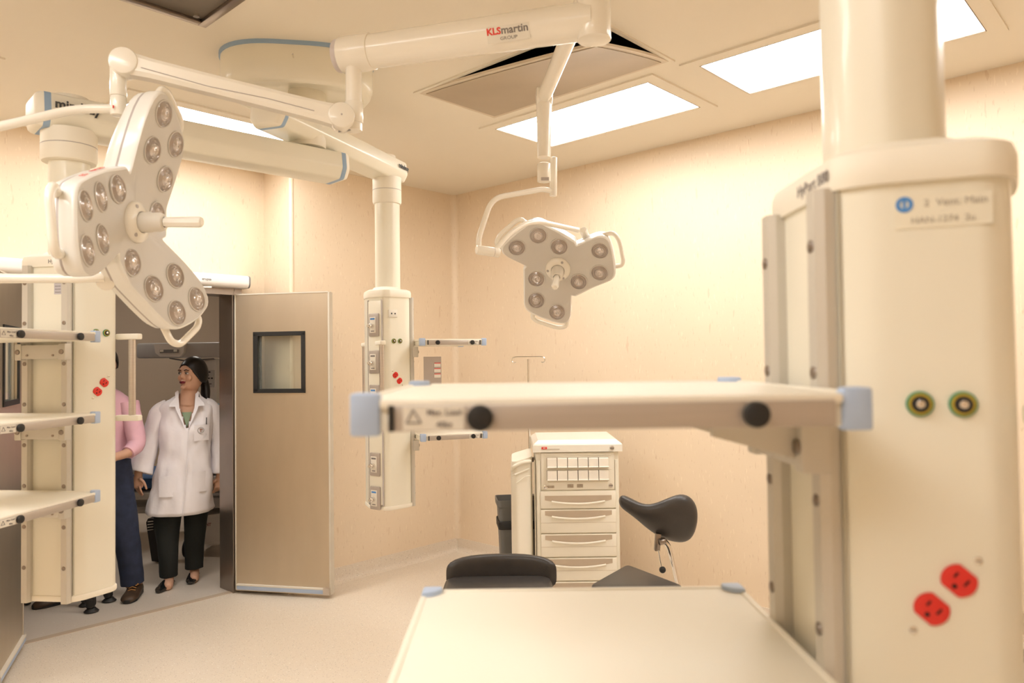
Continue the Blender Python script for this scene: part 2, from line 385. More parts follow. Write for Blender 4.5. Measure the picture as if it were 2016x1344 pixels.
# double steel doors
def door_leaf(n, hinge, ang, label, flip=1):
    t = bpy.data.objects.new(f'door_{n}', None); COL.objects.link(t); t.location = (*hinge, 0); t.rotation_euler = (0, 0, ang); t['kind'] = 'structure'; t['label'] = label
    L = .70; T = .045; s = flip
    wx0, wx1, wz0, wz1 = .15, .515, 1.40, 1.80
    b = MB()
    for x0, x1, z0, z1 in ((0, L, .02, wz0), (0, L, wz1, 2.075), (0, wx0, wz0, wz1), (wx1, L, wz0, wz1)):
        b.box(((x0+x1)/2, 0, (z0+z1)/2), (x1-x0, T, z1-z0))
    b.obj('leaf', STEEL, t, smooth=0)
    b = MB()
    for y in (-1, 1): b.box((L+.002, y*T*.5, 1.05), (.012, .006, 2.05)); b.box((-.002, y*T*.5, 1.05), (.008, .005, 2.05)); b.box((L/2, y*T*.5, 2.077), (L, .008, .008))
    b.box((L+.004, 0, 1.05), (.01, T, 2.05)); b.obj('edge_strip', mat('pale_edge_strip', (.62, .57, .48), .5), t, smooth=0)
    fr = MB()
    for y in (-1, 1):
        for x0, x1, z0, z1 in ((wx0-.012, wx1+.012, wz0-.012, wz0+.016), (wx0-.012, wx1+.012, wz1-.016, wz1+.012), (wx0-.012, wx0+.022, wz0, wz1), (wx1-.016, wx1+.012, wz0, wz1)):
            fr.box(((x0+x1)/2, y*(T/2+.003), (z0+z1)/2), (x1-x0, .008, z1-z0))
    f = fr.obj('window_frame', BLACK, t, smooth=0)
    b = MB(); b.box(((wx0+wx1)/2, 0, (wz0+wz1)/2), (wx1-wx0, .012, wz1-wz0)); b.obj('pane', GLASS, f, smooth=0)
    b = MB(); b.box((L/2, s*(T/2+.008), .045), (L-.02, .018, .03), bev=.004); d = b.obj('door_seal', BLUE, t)
    b = MB(); b.box((L/2, s*(T/2+.009), .064), (L-.02, .020, .010)); b.obj('seal_cap', LABEL, d)
    b = MB(); b.box((L-.02, s*(T/2+.010), .05), (.045, .026, .045)); b.obj('seal_end', ALU, d, smooth=0)
    b = MB()
    for z in (.25, 1.05, 1.85): b.cyl((-.012, -s*T/2, z-.05), (-.012, -s*T/2, z+.05), .009, n=12)
    b.obj('hinge', ALU, t)
    return t
hr = (2.50, 4.985); ar = atan2(4.40-4.985, 2.86-2.50)
door_leaf(1, hr, ar, 'open stainless steel door leaf with small square window, right of the doorway', -1)
hl = (1.185, 4.985); al = atan2(-.565, -.245)
door_leaf(2, hl, al, 'open stainless door leaf at the left edge of the photo', 1)

def door_operator(x0, x1, label, txt):
    t = thing('door_operator', label, 'door opener', (x0, YD, 2.165), 0, 'door openers over the doorway'); L = x1-x0
    poly = fillet([(-.005, -.042), (-.11, -.042), (-.125, -.02), (-.125, .035), (-.10, .045), (-.005, .045)], .012, 3)
    b = MB(); b.loft([[(x, p[0], p[1]) for p in poly] for x in (.012, L-.012)]); b.obj('housing', mat('opener_white', (.78, .75, .72), .4), t)
    for x in (0, L-.012):
        b = MB(); b.loft([[(x+e, p[0], p[1]) for p in poly] for e in (0, .012)]); b.obj('end_cap', (GREYPL if x == 0 else MACHD), t)
    b = MB(); b.tube([(L*.3, -.06, -.052), (L*.3, -.06, -.06), (L*.55, -.2, -.062)], .008, n=8); b.box((L*.3, -.06, -.05), (.05, .03, .015)); b.obj('arm', ALU, t)
    lettering(txt, .024, frame((L*.55, -.1262, .0), (1, 0, 0), (0, -1, 0)), DARKT, t)
door_operator(1.86, 2.56, 'white door opener box over the hinge side of the right steel door', 'erupsa')
door_operator(1.06, 1.75, 'white door opener box over the left steel door, behind the left pendant', 'erupsa')

# ------------------------------------------------------------------ ceiling mount and supply pendants
ang_out = radians(62)
SEC = [(.12, -.095), (.12, .095), (.09, .12), (-.012, .158), (-.042, .148), (-.105, .055), (-.105, -.055), (-.042, -.148), (-.012, -.158), (.09, -.12)]
def sec(scale=1.0, r=.012): return [(p[0], p[1]) for p in fillet([(x*scale, y*scale, 0) for x, y in SEC], r, 3)]
OUTN = {}
for s_ in (1, -1):
    a_ = Vector((.09, s_*.12, 0)); b_ = Vector((-.012, s_*.158, 0)); tt = (b_-a_).normalized(); nn = Vector((-tt.y, tt.x, 0))*(1 if s_ < 0 else -1)
    if nn.y*s_ < 0: nn = -nn
    OUTN[s_] = (a_, tt, nn, (b_-a_).length)
def shelf(t, zt, side, L=.5, D=.44, x0=.143, name='shelf', thick=.034, cap=.029, lab=True):
    # side: +1 label rail on the local +y side, -1 on the local -y side
    x1 = x0+L; yh = D/2
    b = MB(); b.box(((x0+x1)/2, 0, zt-thick/2-.001), (L-.010, D-.010, thick-.004), bev=.003); sh = b.obj(name, CREAM2, t)
    b = MB()
    for y in (-yh+.003, yh-.003): b.box(((x0+x1)/2, y, zt-.006), (L-2*cap, .010, .010), bev=.003)
    for x in (x0+.003, x1-.003): b.box((x, 0, zt-.006), (.010, D-2*cap, .010), bev=.003)
    b.obj('raised_edge', CREAM2, sh)
    for sx in (0, 1):
        for sy in (-1, 1):
            cx = x0 if sx == 0 else x1; ix = 1 if sx == 0 else -1
            b = MB(); poly = [(cx, sy*yh), (cx+ix*cap, sy*yh), (cx+ix*cap, sy*(yh-.016)), (cx+ix*.018, sy*(yh-cap*1.0)), (cx, sy*(yh-cap*1.15))]
            poly = [(p.x, p.y) for p in fillet([(*p, 0) for p in poly], .004, 2)]
            b.prism(poly, zt-thick-.003, zt+.004, bev=.003); b.obj('corner_cap', BLUE, sh)
    b = MB(); b.box(((x0+x1)/2, side*(yh+.001), zt-thick*.58), (L-2*cap-.018, .009, thick*.74), bev=.002); b.obj('side_rail', ALUH, sh); b = MB(); b.box(((x0+x1)/2, -side*(yh+.001), zt-thick*.58), (L-2*cap-.05, .009, thick*.74), bev=.002); b.obj('side_rail', ALUH, sh)
    b = MB(); xs = x1-cap-.012; b.box((xs, side*(yh+.005), zt-thick*.58), (.005, .006, thick*.72)); b.obj('black_stop', BLACK, sh, smooth=0)
    if side < 0:
        b = MB(); b.box((x0+cap+.012, side*(yh+.005), zt-thick*.58), (.005, .006, thick*.72)); b.obj('black_stop', BLACK, sh, smooth=0)
    for f in (.25, .77):
        kx = x1-f*L if side > 0 else x0+f*L
        b = MB(); b.cyl((kx, side*(yh+.004), zt-thick*.58), (kx, side*(yh+.015), zt-thick*.58), .0125, n=24, bev=.003); b.obj('knob', BLACK, sh)
    if lab:
        lx = x1-cap-.040-.012
        b = MB(); b.box((lx, side*(yh+.006), zt-thick*.58), (.058, .0012, thick*.66)); lb = b.obj('warning_label', LABEL, sh, smooth=0)
        fx = (-1, 0, 0) if side > 0 else (1, 0, 0)
        o1 = (lx-(.010 if side > 0 else -.010), side*(yh+.0072), zt-thick*.42); o2 = (o1[0], o1[1], zt-thick*.76)
        lettering('Max. Load', .0078, frame(o1, fx, (0, side, 0)), GREYT, sh, 'label_lettering', .0001, .00015); lettering('40kg', .0078, frame(o2, fx, (0, side, 0)), GREYT, sh, 'label_lettering', .0001, .00015)
        tri = MB(); c0 = Vector((lx+(.019 if side > 0 else -.019), side*(yh+.0072), zt-thick*.58)); q = [c0+Vector((.008*cos(a), 0, .008*sin(a))) for a in (pi/2, pi/2+2*pi/3, pi/2+4*pi/3)]
        for i in range(3): tri.tube([q[i], q[(i+1) % 3]], .0007, n=6)
        tri.obj('warning_sign', GREYT, sh)
    return sh
def bracket(t, z, gusset=True):
    b = MB(); b.box((.152, 0, z-.034), (.02, .155, .05), bev=.002)
    for y in (-1, 1):
        b.box((.148, y*.085, z-.034), (.034, .026, .058), bev=.003)
        if gusset: b.loft([[(x, y*.075+e, zz) for x, zz in ((.15, z+.0), (.26, z+.0), (.26, z-.022), (.15, z-.052))] for e in (-.004, .004)])
    br = b.obj('shelf_bracket', RAILM, t, smooth=30)
    b = MB()
    for y in (-1, 1): b.cyl((.163, y*.085, z-.034), (.169, y*.085, z-.034), .009, n=14, bev=.002); b.cyl((.16, y*.05, z-.046), (.165, y*.05, z-.046), .004, n=10)
    b.obj('bracket_screw', STEELD, br)
def outlet_face(t, s, zt, near=False):
    a_, tt, nn, L = OUTN[s]
    def pt(u, z, off=0): return a_ + tt*u + nn*off + Vector((0, 0, zt-z))
    ue = 1 if s > 0 else 1
    for u in (.040, .080) :
        b = MB(); b.M = frame(pt(u, .248), tt, nn)
        b.cyl((0, 0, 0), (0, 0, .004), .0135, n=28, bev=.001); k = b.obj('equipotential_socket', GREEN, t)
        b = MB(); b.M = frame(pt(u, .248), tt, nn)
        b.cyl((0, 0, .003), (0, 0, .0052), .0112, n=24); b.mi = 1; b.cyl((0, 0, .0052), (0, 0, .0062), .0088, n=24); b.mi = 2; b.cyl((0, 0, .006), (0, 0, .009), .0045, n=16, bev=.001)
        b.obj('socket_core', [YELLOW, BLACK, CHROME], k)
    ux = 1
    for u, z in ((.072, .432), (.046, .464)):
        M_ = frame(pt(u, z), tt*1.0, nn) @ Matrix.Rotation(radians(-40*s if s > 0 else 40), 4, 'Z')
        b = MB(); b.M = M_
        poly = [(.0172*cos(2*pi*k/32), max(-.0140, min(.0140, .0172*sin(2*pi*k/32)))) for k in range(32)]
        b.prism(poly, 0, .0035, bev=.001); o = b.obj('power_outlet', RED, t)
        b = MB(); b.M = M_
        b.box((.0063, .003, .0035), (.0022, .0075, .0012)); b.box((-.0063, .003, .0035), (.0022, .0062, .0012)); b.cyl((0, -.0072, .0030), (0, -.0072, .0042), .0025, n=12)
        b.obj('outlet_slots', DARKGAP, o, smooth=0)
    for u, z in ((.090, .410), (.028, .488)):
        b = MB(); b.M = frame(pt(u, z), tt, nn); b.cyl((0, 0, 0), (0, 0, .0025), .0042, n=14, bev=.001); b.mi = 1; b.box((0, 0, .0026), (.006, .0009, .0006)); b.obj('screw', [CHROME, DARKT], t)
    if near:
        b = MB(); b.M = frame(pt(.066, .042), -tt*1.0 if False else tt, nn); b.box((0, 0, .0005), (.092, .036, .001)); lb = b.obj('oxygen_label', mat('clear_label', (.76, .715, .59), .4), t, smooth=0)
        x_ = tt if (tt.cross(Vector((0, 0, 1)))).dot(nn) < 0 else tt
        xr = Vector((0, 0, 1)).cross(nn)
        lettering('2  Vent. Main', .011, frame(pt(.066, .034, .0015)+xr*.012, xr, nn), mat('faint_print', (.40, .36, .30), .6), t, 'label_lettering', .0001)
        lettering('HAN-1274  2u', .010, frame(pt(.066, .052, .0015), xr, nn), mat('faint_print', (.40, .36, .30), .6), t, 'label_lettering', .0001)
        b = MB(); b.M = frame(pt(.066, .034, .0012)-xr*.036, xr, nn); b.lathe([(.0045, 0), (.0085, 0), (.0085, .0006), (.0045, .0006), (.0045, 0)], 24, cap=False); b.box((0, 0, .0004), (.003, .010, .0005)); b.obj('recycling_mark', mat('label_blue', (.07, .25, .60), .5), t)
def pendant(lat, d, theta, zt, H, label, ztube, shelves, gas=False, side=1, near=False, Ls=.5, brand='HyPort B80', handles=(1, -1), hy=.208, Lz=None):
    n = WR*cos(theta) + FH*sin(theta)                # where the rail face looks
    t = thing('supply_pendant', label, 'ceiling pendant', W(lat, d, 0), atan2(n.y, n.x), 'ceiling supply pendants')
    zb = zt-H
    b = MB(); b.prism(sec(1.0), zb+.02, zt, bev=0); b.obj('column', CREAM, t)
    b = MB(); b.prism(sec(1.035), zb, zb+.022, bev=.006); b.obj('bottom_cover', CREAM2, t)
    b = MB(); cr = [(1.045, zt-.010), (1.06, zt-.003), (1.06, zt+.016), (1.03, zt+.028), (.9, zt+.036), (.66, zt+.040), (.56, zt+.052)]
    b.loft([[(x, y, z) for x, y in sec(s_, .03)] for s_, z in cr]); b.obj('top_cover', CREAM2, t)
    tp = [(.068*cos(a)*1.08 + .018, .068*sin(a)*1.08, 0) for a in [pi/8 + k*pi/4 for k in range(8)]]
    tpf = [(p.x, p.y) for p in fillet(tp, .02, 4)]
    b = MB(); b.prism(tpf, zt+.035, ztube); b.obj('tube', CREAM, t, smooth=50)
    # seam where the rail panel meets the body
    b = MB()
    for y in (-1, 1): b.box((.1185, y*.0965, (zt+zb)/2+.01), (.003, .004, H-.03))
    b.obj('seam', mat('seam_grey', (.48, .45, .36), .6), t, smooth=0)
    for y in (-1, 1):
        b = MB(); prof = [(.118, y*.077-.016), (.132, y*.077-.016), (.142, y*.077-.011), (.142, y*.077+.011), (.132, y*.077+.016), (.118, y*.077+.016)]
        b.prism(prof, zb+.0, zt-.006); r = b.obj('mounting_rail', RAILM, t, smooth=20)
        z = zt-.07
        while z > zb+.05:
            b = MB(); b.cyl((.141, y*.077, z), (.1445, y*.077, z), .0075, n=14, bev=.002); b.cyl((.1443, y*.077, z), (.1452, y*.077, z), .0035, n=6); b.obj('rail_screw', STEELD, r); z -= .145
    b = MB(); b.box((.121, .037, zt-.075), (.0015, .03, .07)); l = b.obj('rating_label', mat('label_lilac', (.52, .49, .52), .5), t, smooth=0)
    b = MB()
    for k in range(6): b.box((.1222, .037, zt-.048-.011*k), (.0008, .022, .0022))
    b.obj('label_print', GREYT, l, smooth=0)
    lettering(brand, .019, frame((.1275, .048, zt+.008), (0, 1, 0), (1, 0, 0)), GREYT, t, 'lettering', .0003, .0003)
    for s_ in ((1, -1) if near or gas else (1,)): outlet_face(t, s_, zt, near and s_ > 0)
    if gas:                                           # gas plates on the face away from the rails
        p0 = Vector((-.042, -.148, 0)); p1 = Vector((-.105, -.055, 0)); tt = (p1-p0).normalized(); nn = Vector((tt.y, -tt.x, 0))
        if nn.dot(Vector((-1, -1, 0))) < 0: nn = -nn
        xr = Vector((0, 0, 1)).cross(nn); pm = p0+tt*.052 + nn*.002
        b = MB(); b.M = frame(pm+Vector((0, 0, zt-H/2)), xr, nn)
        b.box((0, 0, .004), (.098, H-.06, .012), bev=.003); gp = b.obj('gas_panel', CREAM, t)
        b = MB(); b.M = frame(pm+Vector((0, 0, zt-H/2)), xr, nn)
        for x in (-.0505, .0505): b.box((x, 0, .006), (.0025, H-.05, .010))
        b.obj('panel_edge', SEAM, gp, smooth=0)
        for k, z in enumerate((.16, .36, .545, .91, 1.09)):
            M_ = frame(pm+Vector((0, 0, zt-z)), xr, nn)
            b = MB(); b.M = M_; b.box((0, 0, .014), (.074, .125, .012), bev=.006); g = b.obj('gas_outlet', PLATE, t)
            b = MB(); b.M = M_; b.box((-.004, 0, .0205), (.044, .085, .002), bev=.0008); b.obj('outlet_plate', LABEL, g)
            b = MB(); b.M = M_; b.cyl((-.006, -.006, .02), (-.006, -.006, .045), .013, n=18, bev=.002); b.cyl((-.006, -.006, .045), (-.006, -.006, .056), .007, n=14); b.obj('gas_valve', CHROME, g)
            b = MB(); b.M = M_; b.box((-.004, .032, .0222), (.032, .009, .0008)); b.mi = 1; b.box((-.004, -.034, .0222), (.024, .005, .0008)); b.obj('gas_marking', [mat('label_blue', (.07, .25, .60), .5) if k % 2 == 0 else GREYT, GREYT], g, smooth=0)
        b = MB(); b.M = frame(pm+Vector((0, 0, zt-.64)), xr, nn); b.box((0, 0, .012), (.05, .02, .003)); b.obj('red_sticker', mat('pink_sticker', (.72, .35, .28), .5), t, smooth=0)
        a_, tq, nq, _L = OUTN[-1]; b = MB(); b.M = frame(a_+tq*.085+Vector((0, 0, zt-.10)), tq, nq); b.box((0, 0, .002), (.055, .04, .005), bev=.001); k = b.obj('data_socket', LABEL, t)
        b = MB(); b.M = frame(a_+tq*.085+Vector((0, 0, zt-.10)), tq, nq); b.box((-.012, 0, .0047), (.008, .008, .001)); b.box((.010, 0, .0047), (.008, .008, .001)); b.obj('socket_hole', DARKT, k, smooth=0)
    for y in handles:
        x = -.07; z0 = zt-.26; z1 = zt-.57
        for z in (z0, z1): h = MB(); h.box((x, y*(.155+(hy-.155)/2+.006), z), (.030, hy-.155+.055, .022), bev=.005); ho = h.obj('handle_bracket', CREAM2, t)
        b = MB(); b.cyl((x, y*hy, z1), (x, y*hy, z0), .0125, n=20); b.obj('handle_bar', ALU, t)
    for i_, z in enumerate(shelves):
        shelf(t, z, side, L=Lz[i_] if Lz else Ls); bracket(t, z-.034, near)
    return t, n

TC = radians
pn, _ = pendant(.487, .93, pi, 1.795, 1.20, 'large cream supply pendant nearest the camera, at right', 3.0, (1.565, 1.250), near=True, Lz=(.5, .484), handles=(1, -1), brand='HyPort B80')
b = MB(); b.lathe([(.13, 3.0), (.13, 2.97), (.10, 2.95), (.075, 2.95)], 40); b.obj('ceiling_flange', CREAM2, pn)
b = MB(); b.box((.30, .0, 1.245-.075), (.32, .02, .012)); b.obj('support_strut', CREAM2, pn, smooth=0)
pl, nl = pendant(-1.655, 2.80, radians(263), 1.965, 1.21, 'cream supply pendant at the left, with three shelves reaching out of the photo', 2.47, (1.715, 1.431, 1.156), hy=.195, handles=(1, -1))
pm_, nm = pendant(-.708, 4.15, radians(22), 1.955, 1.155, 'slim cream supply pendant hanging in the middle of the room with grey gas outlets', 2.58, (1.716, 1.20), gas=True, side=-1, Ls=.38, hy=.235)
# grey instruction plate hanging beside the middle pendant
b = MB(); b.box((.235, -.13, 1.52), (.10, .004, .20)); pk = b.obj('instruction_plate', PLATE, pm_, smooth=0)
b = MB()
for k in range(3): b.box((.262, -.133, 1.575-.03*k), (.036, .003, .022))
b.mi = 1
for k in range(3): b.box((.262, -.1348, 1.584-.03*k), (.036, .001, .004))
b.obj('sticker', [LABEL, RED], pk, smooth=0)

def boom(t, p0, p1, zc, wd, ht, txt=None, tpos=.2, tside=1, tsize=.05, bands=(0, 1), name='boom'):
    # everything in world space, then moved under the pendant
    p0 = Vector((p0.x, p0.y, 0)); p1 = Vector((p1.x, p1.y, 0)); d = (p1-p0); L = d.length; d.normalize(); s = Vector((0, 0, 1)).cross(d)
    M_ = Matrix((d, s, Vector((0, 0, 1)))).transposed().to_4x4(); M_.translation = p0+Vector((0, 0, zc))
    h = ht/2; wdh = wd/2; poly = [(-wdh*.72, -h), (wdh*.72, -h), (wdh, -h*.25), (wdh*.9, h*.92), (wdh*.8, h), (-wdh*.8, h), (-wdh*.9, h*.92), (-wdh, -h*.25)]
    poly = [(p.x, p.y) for p in fillet([(*p, 0) for p in poly], .012, 3)]
    inv = t.matrix_basis.inverted() if False else (Matrix.Translation(t.location) @ Matrix.Rotation(t.rotation_euler.z, 4, 'Z')).inverted()
    T = inv @ M_
    def sect(x, f=1.0): return [(x, p[0]*f, p[1]*f) for p in poly]
    b = MB(); b.M = T; b.loft([sect(.04), sect(L-.04)]); bo = b.obj(name, CREAM, t)
    for k in bands:
        x = .04 if k == 0 else L-.04; sg = -1 if k == 0 else 1
        b = MB(); b.M = T; b.loft([sect(x-sg*.0, 1.004), sect(x+sg*.022, 1.004)]); b.obj('boom_band', BLUE2, bo)
    for k in (0, 1):
        x = (.04-.022) if k == 0 else L-.04+.022; sg = -1 if k == 0 else 1
        if k not in bands: x -= sg*.022
        b = MB(); b.M = T; b.loft([sect(x), sect(x+sg*.012, .97), sect(x+sg*.022, .88), sect(x+sg*.028, .7)]); b.obj('boom_end', CREAM2, bo)
    if txt:
        y = -wdh*tside
        q = T @ Vector((L*tpos, y*1.0, h*.30)); ex = (T.to_3x3() @ Vector((1, 0, 0)))*(1 if tside > 0 else -1); nz_ = T.to_3x3() @ Vector((0, -tside*.97, -.0))
        lettering(txt, tsize, frame(q + nz_*.002, ex, nz_), DARKT, bo, 'boom_lettering', .0006, .0012)
    return bo
hub = W(-.95, 3.47, 0)
pL = W(-1.655, 2.80, 0); pM = W(-.708, 4.15, 0)
dA = (hub-pL).normalized(); dB = (pM-hub).normalized()
boom(pl, pL-dA*.13, hub+dA*.17, 2.528, .20, .125, 'mindray', .098, 1, .046)
boom(pm_, hub-dB*.30, pM+dB*.15, 2.675, .18, .115, 'mindray', .93, 1, .035, bands=(0,))
def joint(t, z0, z1, r, x=.018):
    b = MB(); b.M = Matrix.Translation((x, 0, 0)); zm = z0+(z1-z0)*.52
    b.lathe([(r-.012, z0), (r-.004, z0+.003), (r, z0+.014), (r, zm-.002), (r-.002, zm), (r, zm+.002), (r, z1)], 40); o = b.obj('swivel_joint', CREAM2, t)
    b = MB(); b.M = Matrix.Translation((x, 0, 0)); b.lathe([(r+.0006, zm-.002), (r+.0006, zm+.001)], 40, cap=False); b.obj('joint_seam', SEAM, o)
joint(pl, 2.355, 2.475, .094); joint(pm_, 2.475, 2.625, .080)
b = MB(); b.M = Matrix.Translation((.018, 0, 0)); b.cyl((0, 0, 2.73), (0, 0, 2.752), .05, n=24, bev=.004); b.obj('joint_cap', CREAM2, pm_)
b = MB(); b.M = Matrix.Translation((.018, 0, 0)); b.cyl((0, 0, 2.585), (0, 0, 2.603), .07, n=24, bev=.004); b.obj('joint_cap', CREAM2, pl)

# ceiling mount with bowl shaped cover
t = thing('ceiling_mount', 'large cream ceiling canopy with pale blue edge carrying the two pendant booms', 'ceiling mount', W(-.99, 3.50, 0), RZ)
def canopy_ring(r, z, k=1.0):
    out = []
    for i in range(64):
        a = 2*pi*i/64; rr = r*(1+.10*cos(3*(a-radians(100)))*k); out.append((rr*cos(a), rr*sin(a), z))
    return out
b = MB(); b.loft([canopy_ring(.335, 3.0), canopy_ring(.335, 2.982)]); b.obj('blue_edge', BLUE2, t)
b = MB(); b.loft([canopy_ring(.329, 2.985), canopy_ring(.329, 2.90), canopy_ring(.326, 2.865), canopy_ring(.318, 2.84), canopy_ring(.305, 2.825), canopy_ring(.285, 2.825, .8), canopy_ring(.272, 2.838, .6), canopy_ring(.262, 2.85, .5), canopy_ring(.10, 2.86, 0)]); cv = b.obj('canopy', CREAM, t, smooth=60)
b = MB()
for a in (2.2, 3.6, 4.1, 4.9, 5.6): b.cyl((.347*cos(a)*1.0, .347*sin(a), 2.92), (.31*cos(a), .31*sin(a), 2.92), .004, n=8)
for a in (1.2, 2.6, 3.9, 5.3): b.cyl((.2*cos(a), .2*sin(a), 2.853), (.2*cos(a), .2*sin(a), 2.87), .006, n=10)
b.obj('canopy_screws', CHROME, cv)
b = MB(); b.cyl((.04, -.03, 2.60), (.04, -.03, 2.87), .086, n=40, bev=.004); b.obj('post', CREAM2, t)

# ------------------------------------------------------------------ surgical lamps
def world_thing(name, label, cat, origin):
    return thing(name, label, cat, origin)
def L2(t, p): return Vector(p) - Vector(t.location)
def head_mesh(parent, M_, outline, tau, r0, small):
    pts = []
    for k in range(3):
        a = 2*pi/3*k
        for u, v in outline: pts.append((u*cos(a)-v*sin(a), u*sin(a)+v*cos(a)))
    # radius of the outline for each direction
    NT = 168
    def rad(th):
        best = None; c, s = cos(th), sin(th)
        for i in range(len(pts)):
            x1, y1 = pts[i]; x2, y2 = pts[(i+1) % len(pts)]
            dx, dy = x2-x1, y2-y1; den = c*dy-s*dx
            if abs(den) < 1e-9: continue
            r = (x1*dy-y1*dx)/den; q = (x1*s-y1*c)/den
            if r > 0 and -1e-6 <= q <= 1+1e-6: best = r if best is None or r > best else best
        return best or .16
    RR = [rad(2*pi*i/NT) for i in range(NT)]
    for _ in range(1): RR = [(RR[i-1]+RR[i]*2+RR[(i+1) % NT])/4 for i in range(NT)]
    def zz(x, y):
        best = 0
        for k in range(3):
            u = x*cos(2*pi/3*k)+y*sin(2*pi/3*k); best = max(best, (u-r0)*math.tan(tau))
        return best
    def ring(f, dz, ins=0):
        out = []
        for i in range(NT):
            a = 2*pi*i/NT; r = RR[i]*f-ins; x, y = r*cos(a), r*sin(a); out.append((x, y, zz(x, y)+dz))
        return out
    fracs = [.04, .2, .4, .55, .66, .76, .86, .95]
    b = MB(); b.M = M_; b.loft([ring(f, 0, .004*(f > .9)) for f in fracs] + [ring(1, 0, .009)], cap1=False); f_ = b.obj('lamp_head', FACE, parent, smooth=32)
    th = .050
    b = MB(); b.M = M_; b.loft([ring(1, -.000, .009), ring(1, -.002, .004), ring(1, -.007, .0005), ring(1, -.014, 0), ring(1, -th+.008, 0), ring(1, -th+.004, .003)], False, False); b.obj('rim', RIM, f_, smooth=50)
    b = MB(); b.M = M_; b.loft([ring(1, -th+.005, .004), ring(1, -th-.003, .004)], False, False); b.obj('seam', SEAM, f_, smooth=50)
    b = MB(); b.M = M_; b.loft([ring(1, -th-.002, .006), ring(1, -th-.014, .004), ring(1, -th-.026, .012), ring(1, -th-.034, .03), ring(.8, -th-.045), ring(.5, -th-.05), ring(.1, -th-.05)], False, True); b.obj('back_shell', RIM, f_, smooth=50)
    return f_, zz
def lens_part(par, M_, u, v, k, tau, r0, R_):
    a = 2*pi/3*k
    z = 0
    if u > r0: z = (u-r0)*sin(tau); u = r0+(u-r0)*cos(tau)
    T = M_ @ Matrix.Rotation(a, 4, 'Z') @ Matrix.Translation((u, v, z+.0005)) @ Matrix.Rotation(-tau if z > 0 else -tau*.3, 4, 'Y')
    b = MB(); b.M = T
    b.lathe([(R_*1.10, -.002), (R_*1.10, .0022), (R_*1.04, .0034), (R_*1.0, .0022)], 32, cap=False); b.mi = 1
    b.lathe([(R_*1.0, .0022), (R_*.93, .0035), (R_*.90, .0022), (R_*.80, .0048), (R_*.74, .0035), (R_*.62, .0065), (R_*.55, .0045)], 32, cap=False); b.mi = 2
    b.lathe([(R_*.55, .0045), (R_*.48, .0085), (R_*.40, .0062), (R_*.34, .0095), (R_*.2, .0110), (R_*.12, .008), (0.001, .0085)], 32, cap=False)
    b.obj('lens', [FACE, LENSR, LENS], par, smooth=45, normals=True)
def loop_handle(par, M_, k, tau, r0, pts, r=.011, zo=-.035):
    a = 2*pi/3*k; out = []
    for u, v, dz in pts:
        z = (u-r0)*sin(tau)+zo+dz; out.append(Matrix.Rotation(a, 4, 'Z') @ Vector((r0+(u-r0)*cos(tau), v, z)))
    b = MB(); b.M = M_; b.tube(out, r, n=12, rad=.035, seg=5); b.obj('grab_handle', IVORY, par, smooth=60)
def centre_handle(par, M_, L=.105, rb=.062):
    b = MB(); b.M = M_; b.lathe([(rb, -.002), (rb, .004), (rb*.93, .012), (rb*.6, .018), (.032, .020)], 40, cap=False); b.cyl((0, 0, .01), (0, 0, .022), .030, n=32); o = b.obj('handle_socket', IVORY, par, smooth=50)
    b = MB(); b.M = M_; b.lathe([(.030, .02), (.031, .045), (.0285, .05), (.0285, .075), (.024, .085), (.016, .087)], 32, cap=False); b.obj('handle_collar', LABEL, par, smooth=50)
    b = MB(); b.M = M_
    hexa = lambda r: [(r*cos(pi/4*k+pi/8), r*sin(pi/4*k+pi/8)) for k in range(8)]
    b.loft([[(x, y, z) for x, y in hexa(r)] for z, r in ((.082, .0145), (.09, .0150), (L+.075, .0165), (L+.083, .0150), (L+.087, .010))]); b.obj('sterile_handle', IVORY, par, smooth=30)
    for a in (.6, 2.7, 4.8): b = MB(); b.M = M_; b.cyl((rb*.78*cos(a), rb*.78*sin(a), .008), (rb*.78*cos(a), rb*.78*sin(a), .0165), .006, n=12); b.obj('socket_screw', SEAM, par)
def M4(Rm, O):
    M_ = Matrix(Rm).to_4x4(); M_.translation = O; return M_
BIG = [(.145, .060), (.225, .067), (.31, .068), (.365, .060), (.395, .040), (.403, .015), (.39, -.04), (.365, -.09), (.335, -.135), (.312, -.160), (.285, -.170), (.20, -.172), (.10, -.170), (.0, -.165)]
SML = [(.145, .066), (.20, .066), (.255, .066), (.278, .052), (.287, .028), (.278, -.02), (.26, -.075), (.24, -.125), (.222, -.152), (.198, -.164), (.15, -.165), (.0, -.166)]
OB = Vector((0, 0, EYE)) + (Vector((0.8856, 2.4197, 2.0396)) - Vector((0, 0, EYE)))*.957
RB = ((0.0974, -0.7594, 0.6433), (0.0594, -0.6408, -0.7654), (0.9935, 0.1128, -0.0173))
OS = Vector((2.7068, 2.2299, 2.0214)); RS = ((-0.7126, 0.0544, -0.6994), (0.5158, 0.7165, -0.4697), (0.4756, -0.6955, -0.5386))

# big lamp and its arms
spin = W(.258, 2.21, 0)
t = thing('lamp_spindle', 'cream vertical spindle in the ceiling between the two surgical lamp arms', 'lamp mount', (spin.x, spin.y, 3.0))
b = MB(); b.cyl((0, 0, -.198), (0, 0, -.06), .050, n=32); b.obj('spindle', IVORY, t)
b = MB(); b.lathe([(.20, 0), (.20, -.03), (.16, -.06), (.055, -.075)], 48); b.obj('flange', CREAM2, t)

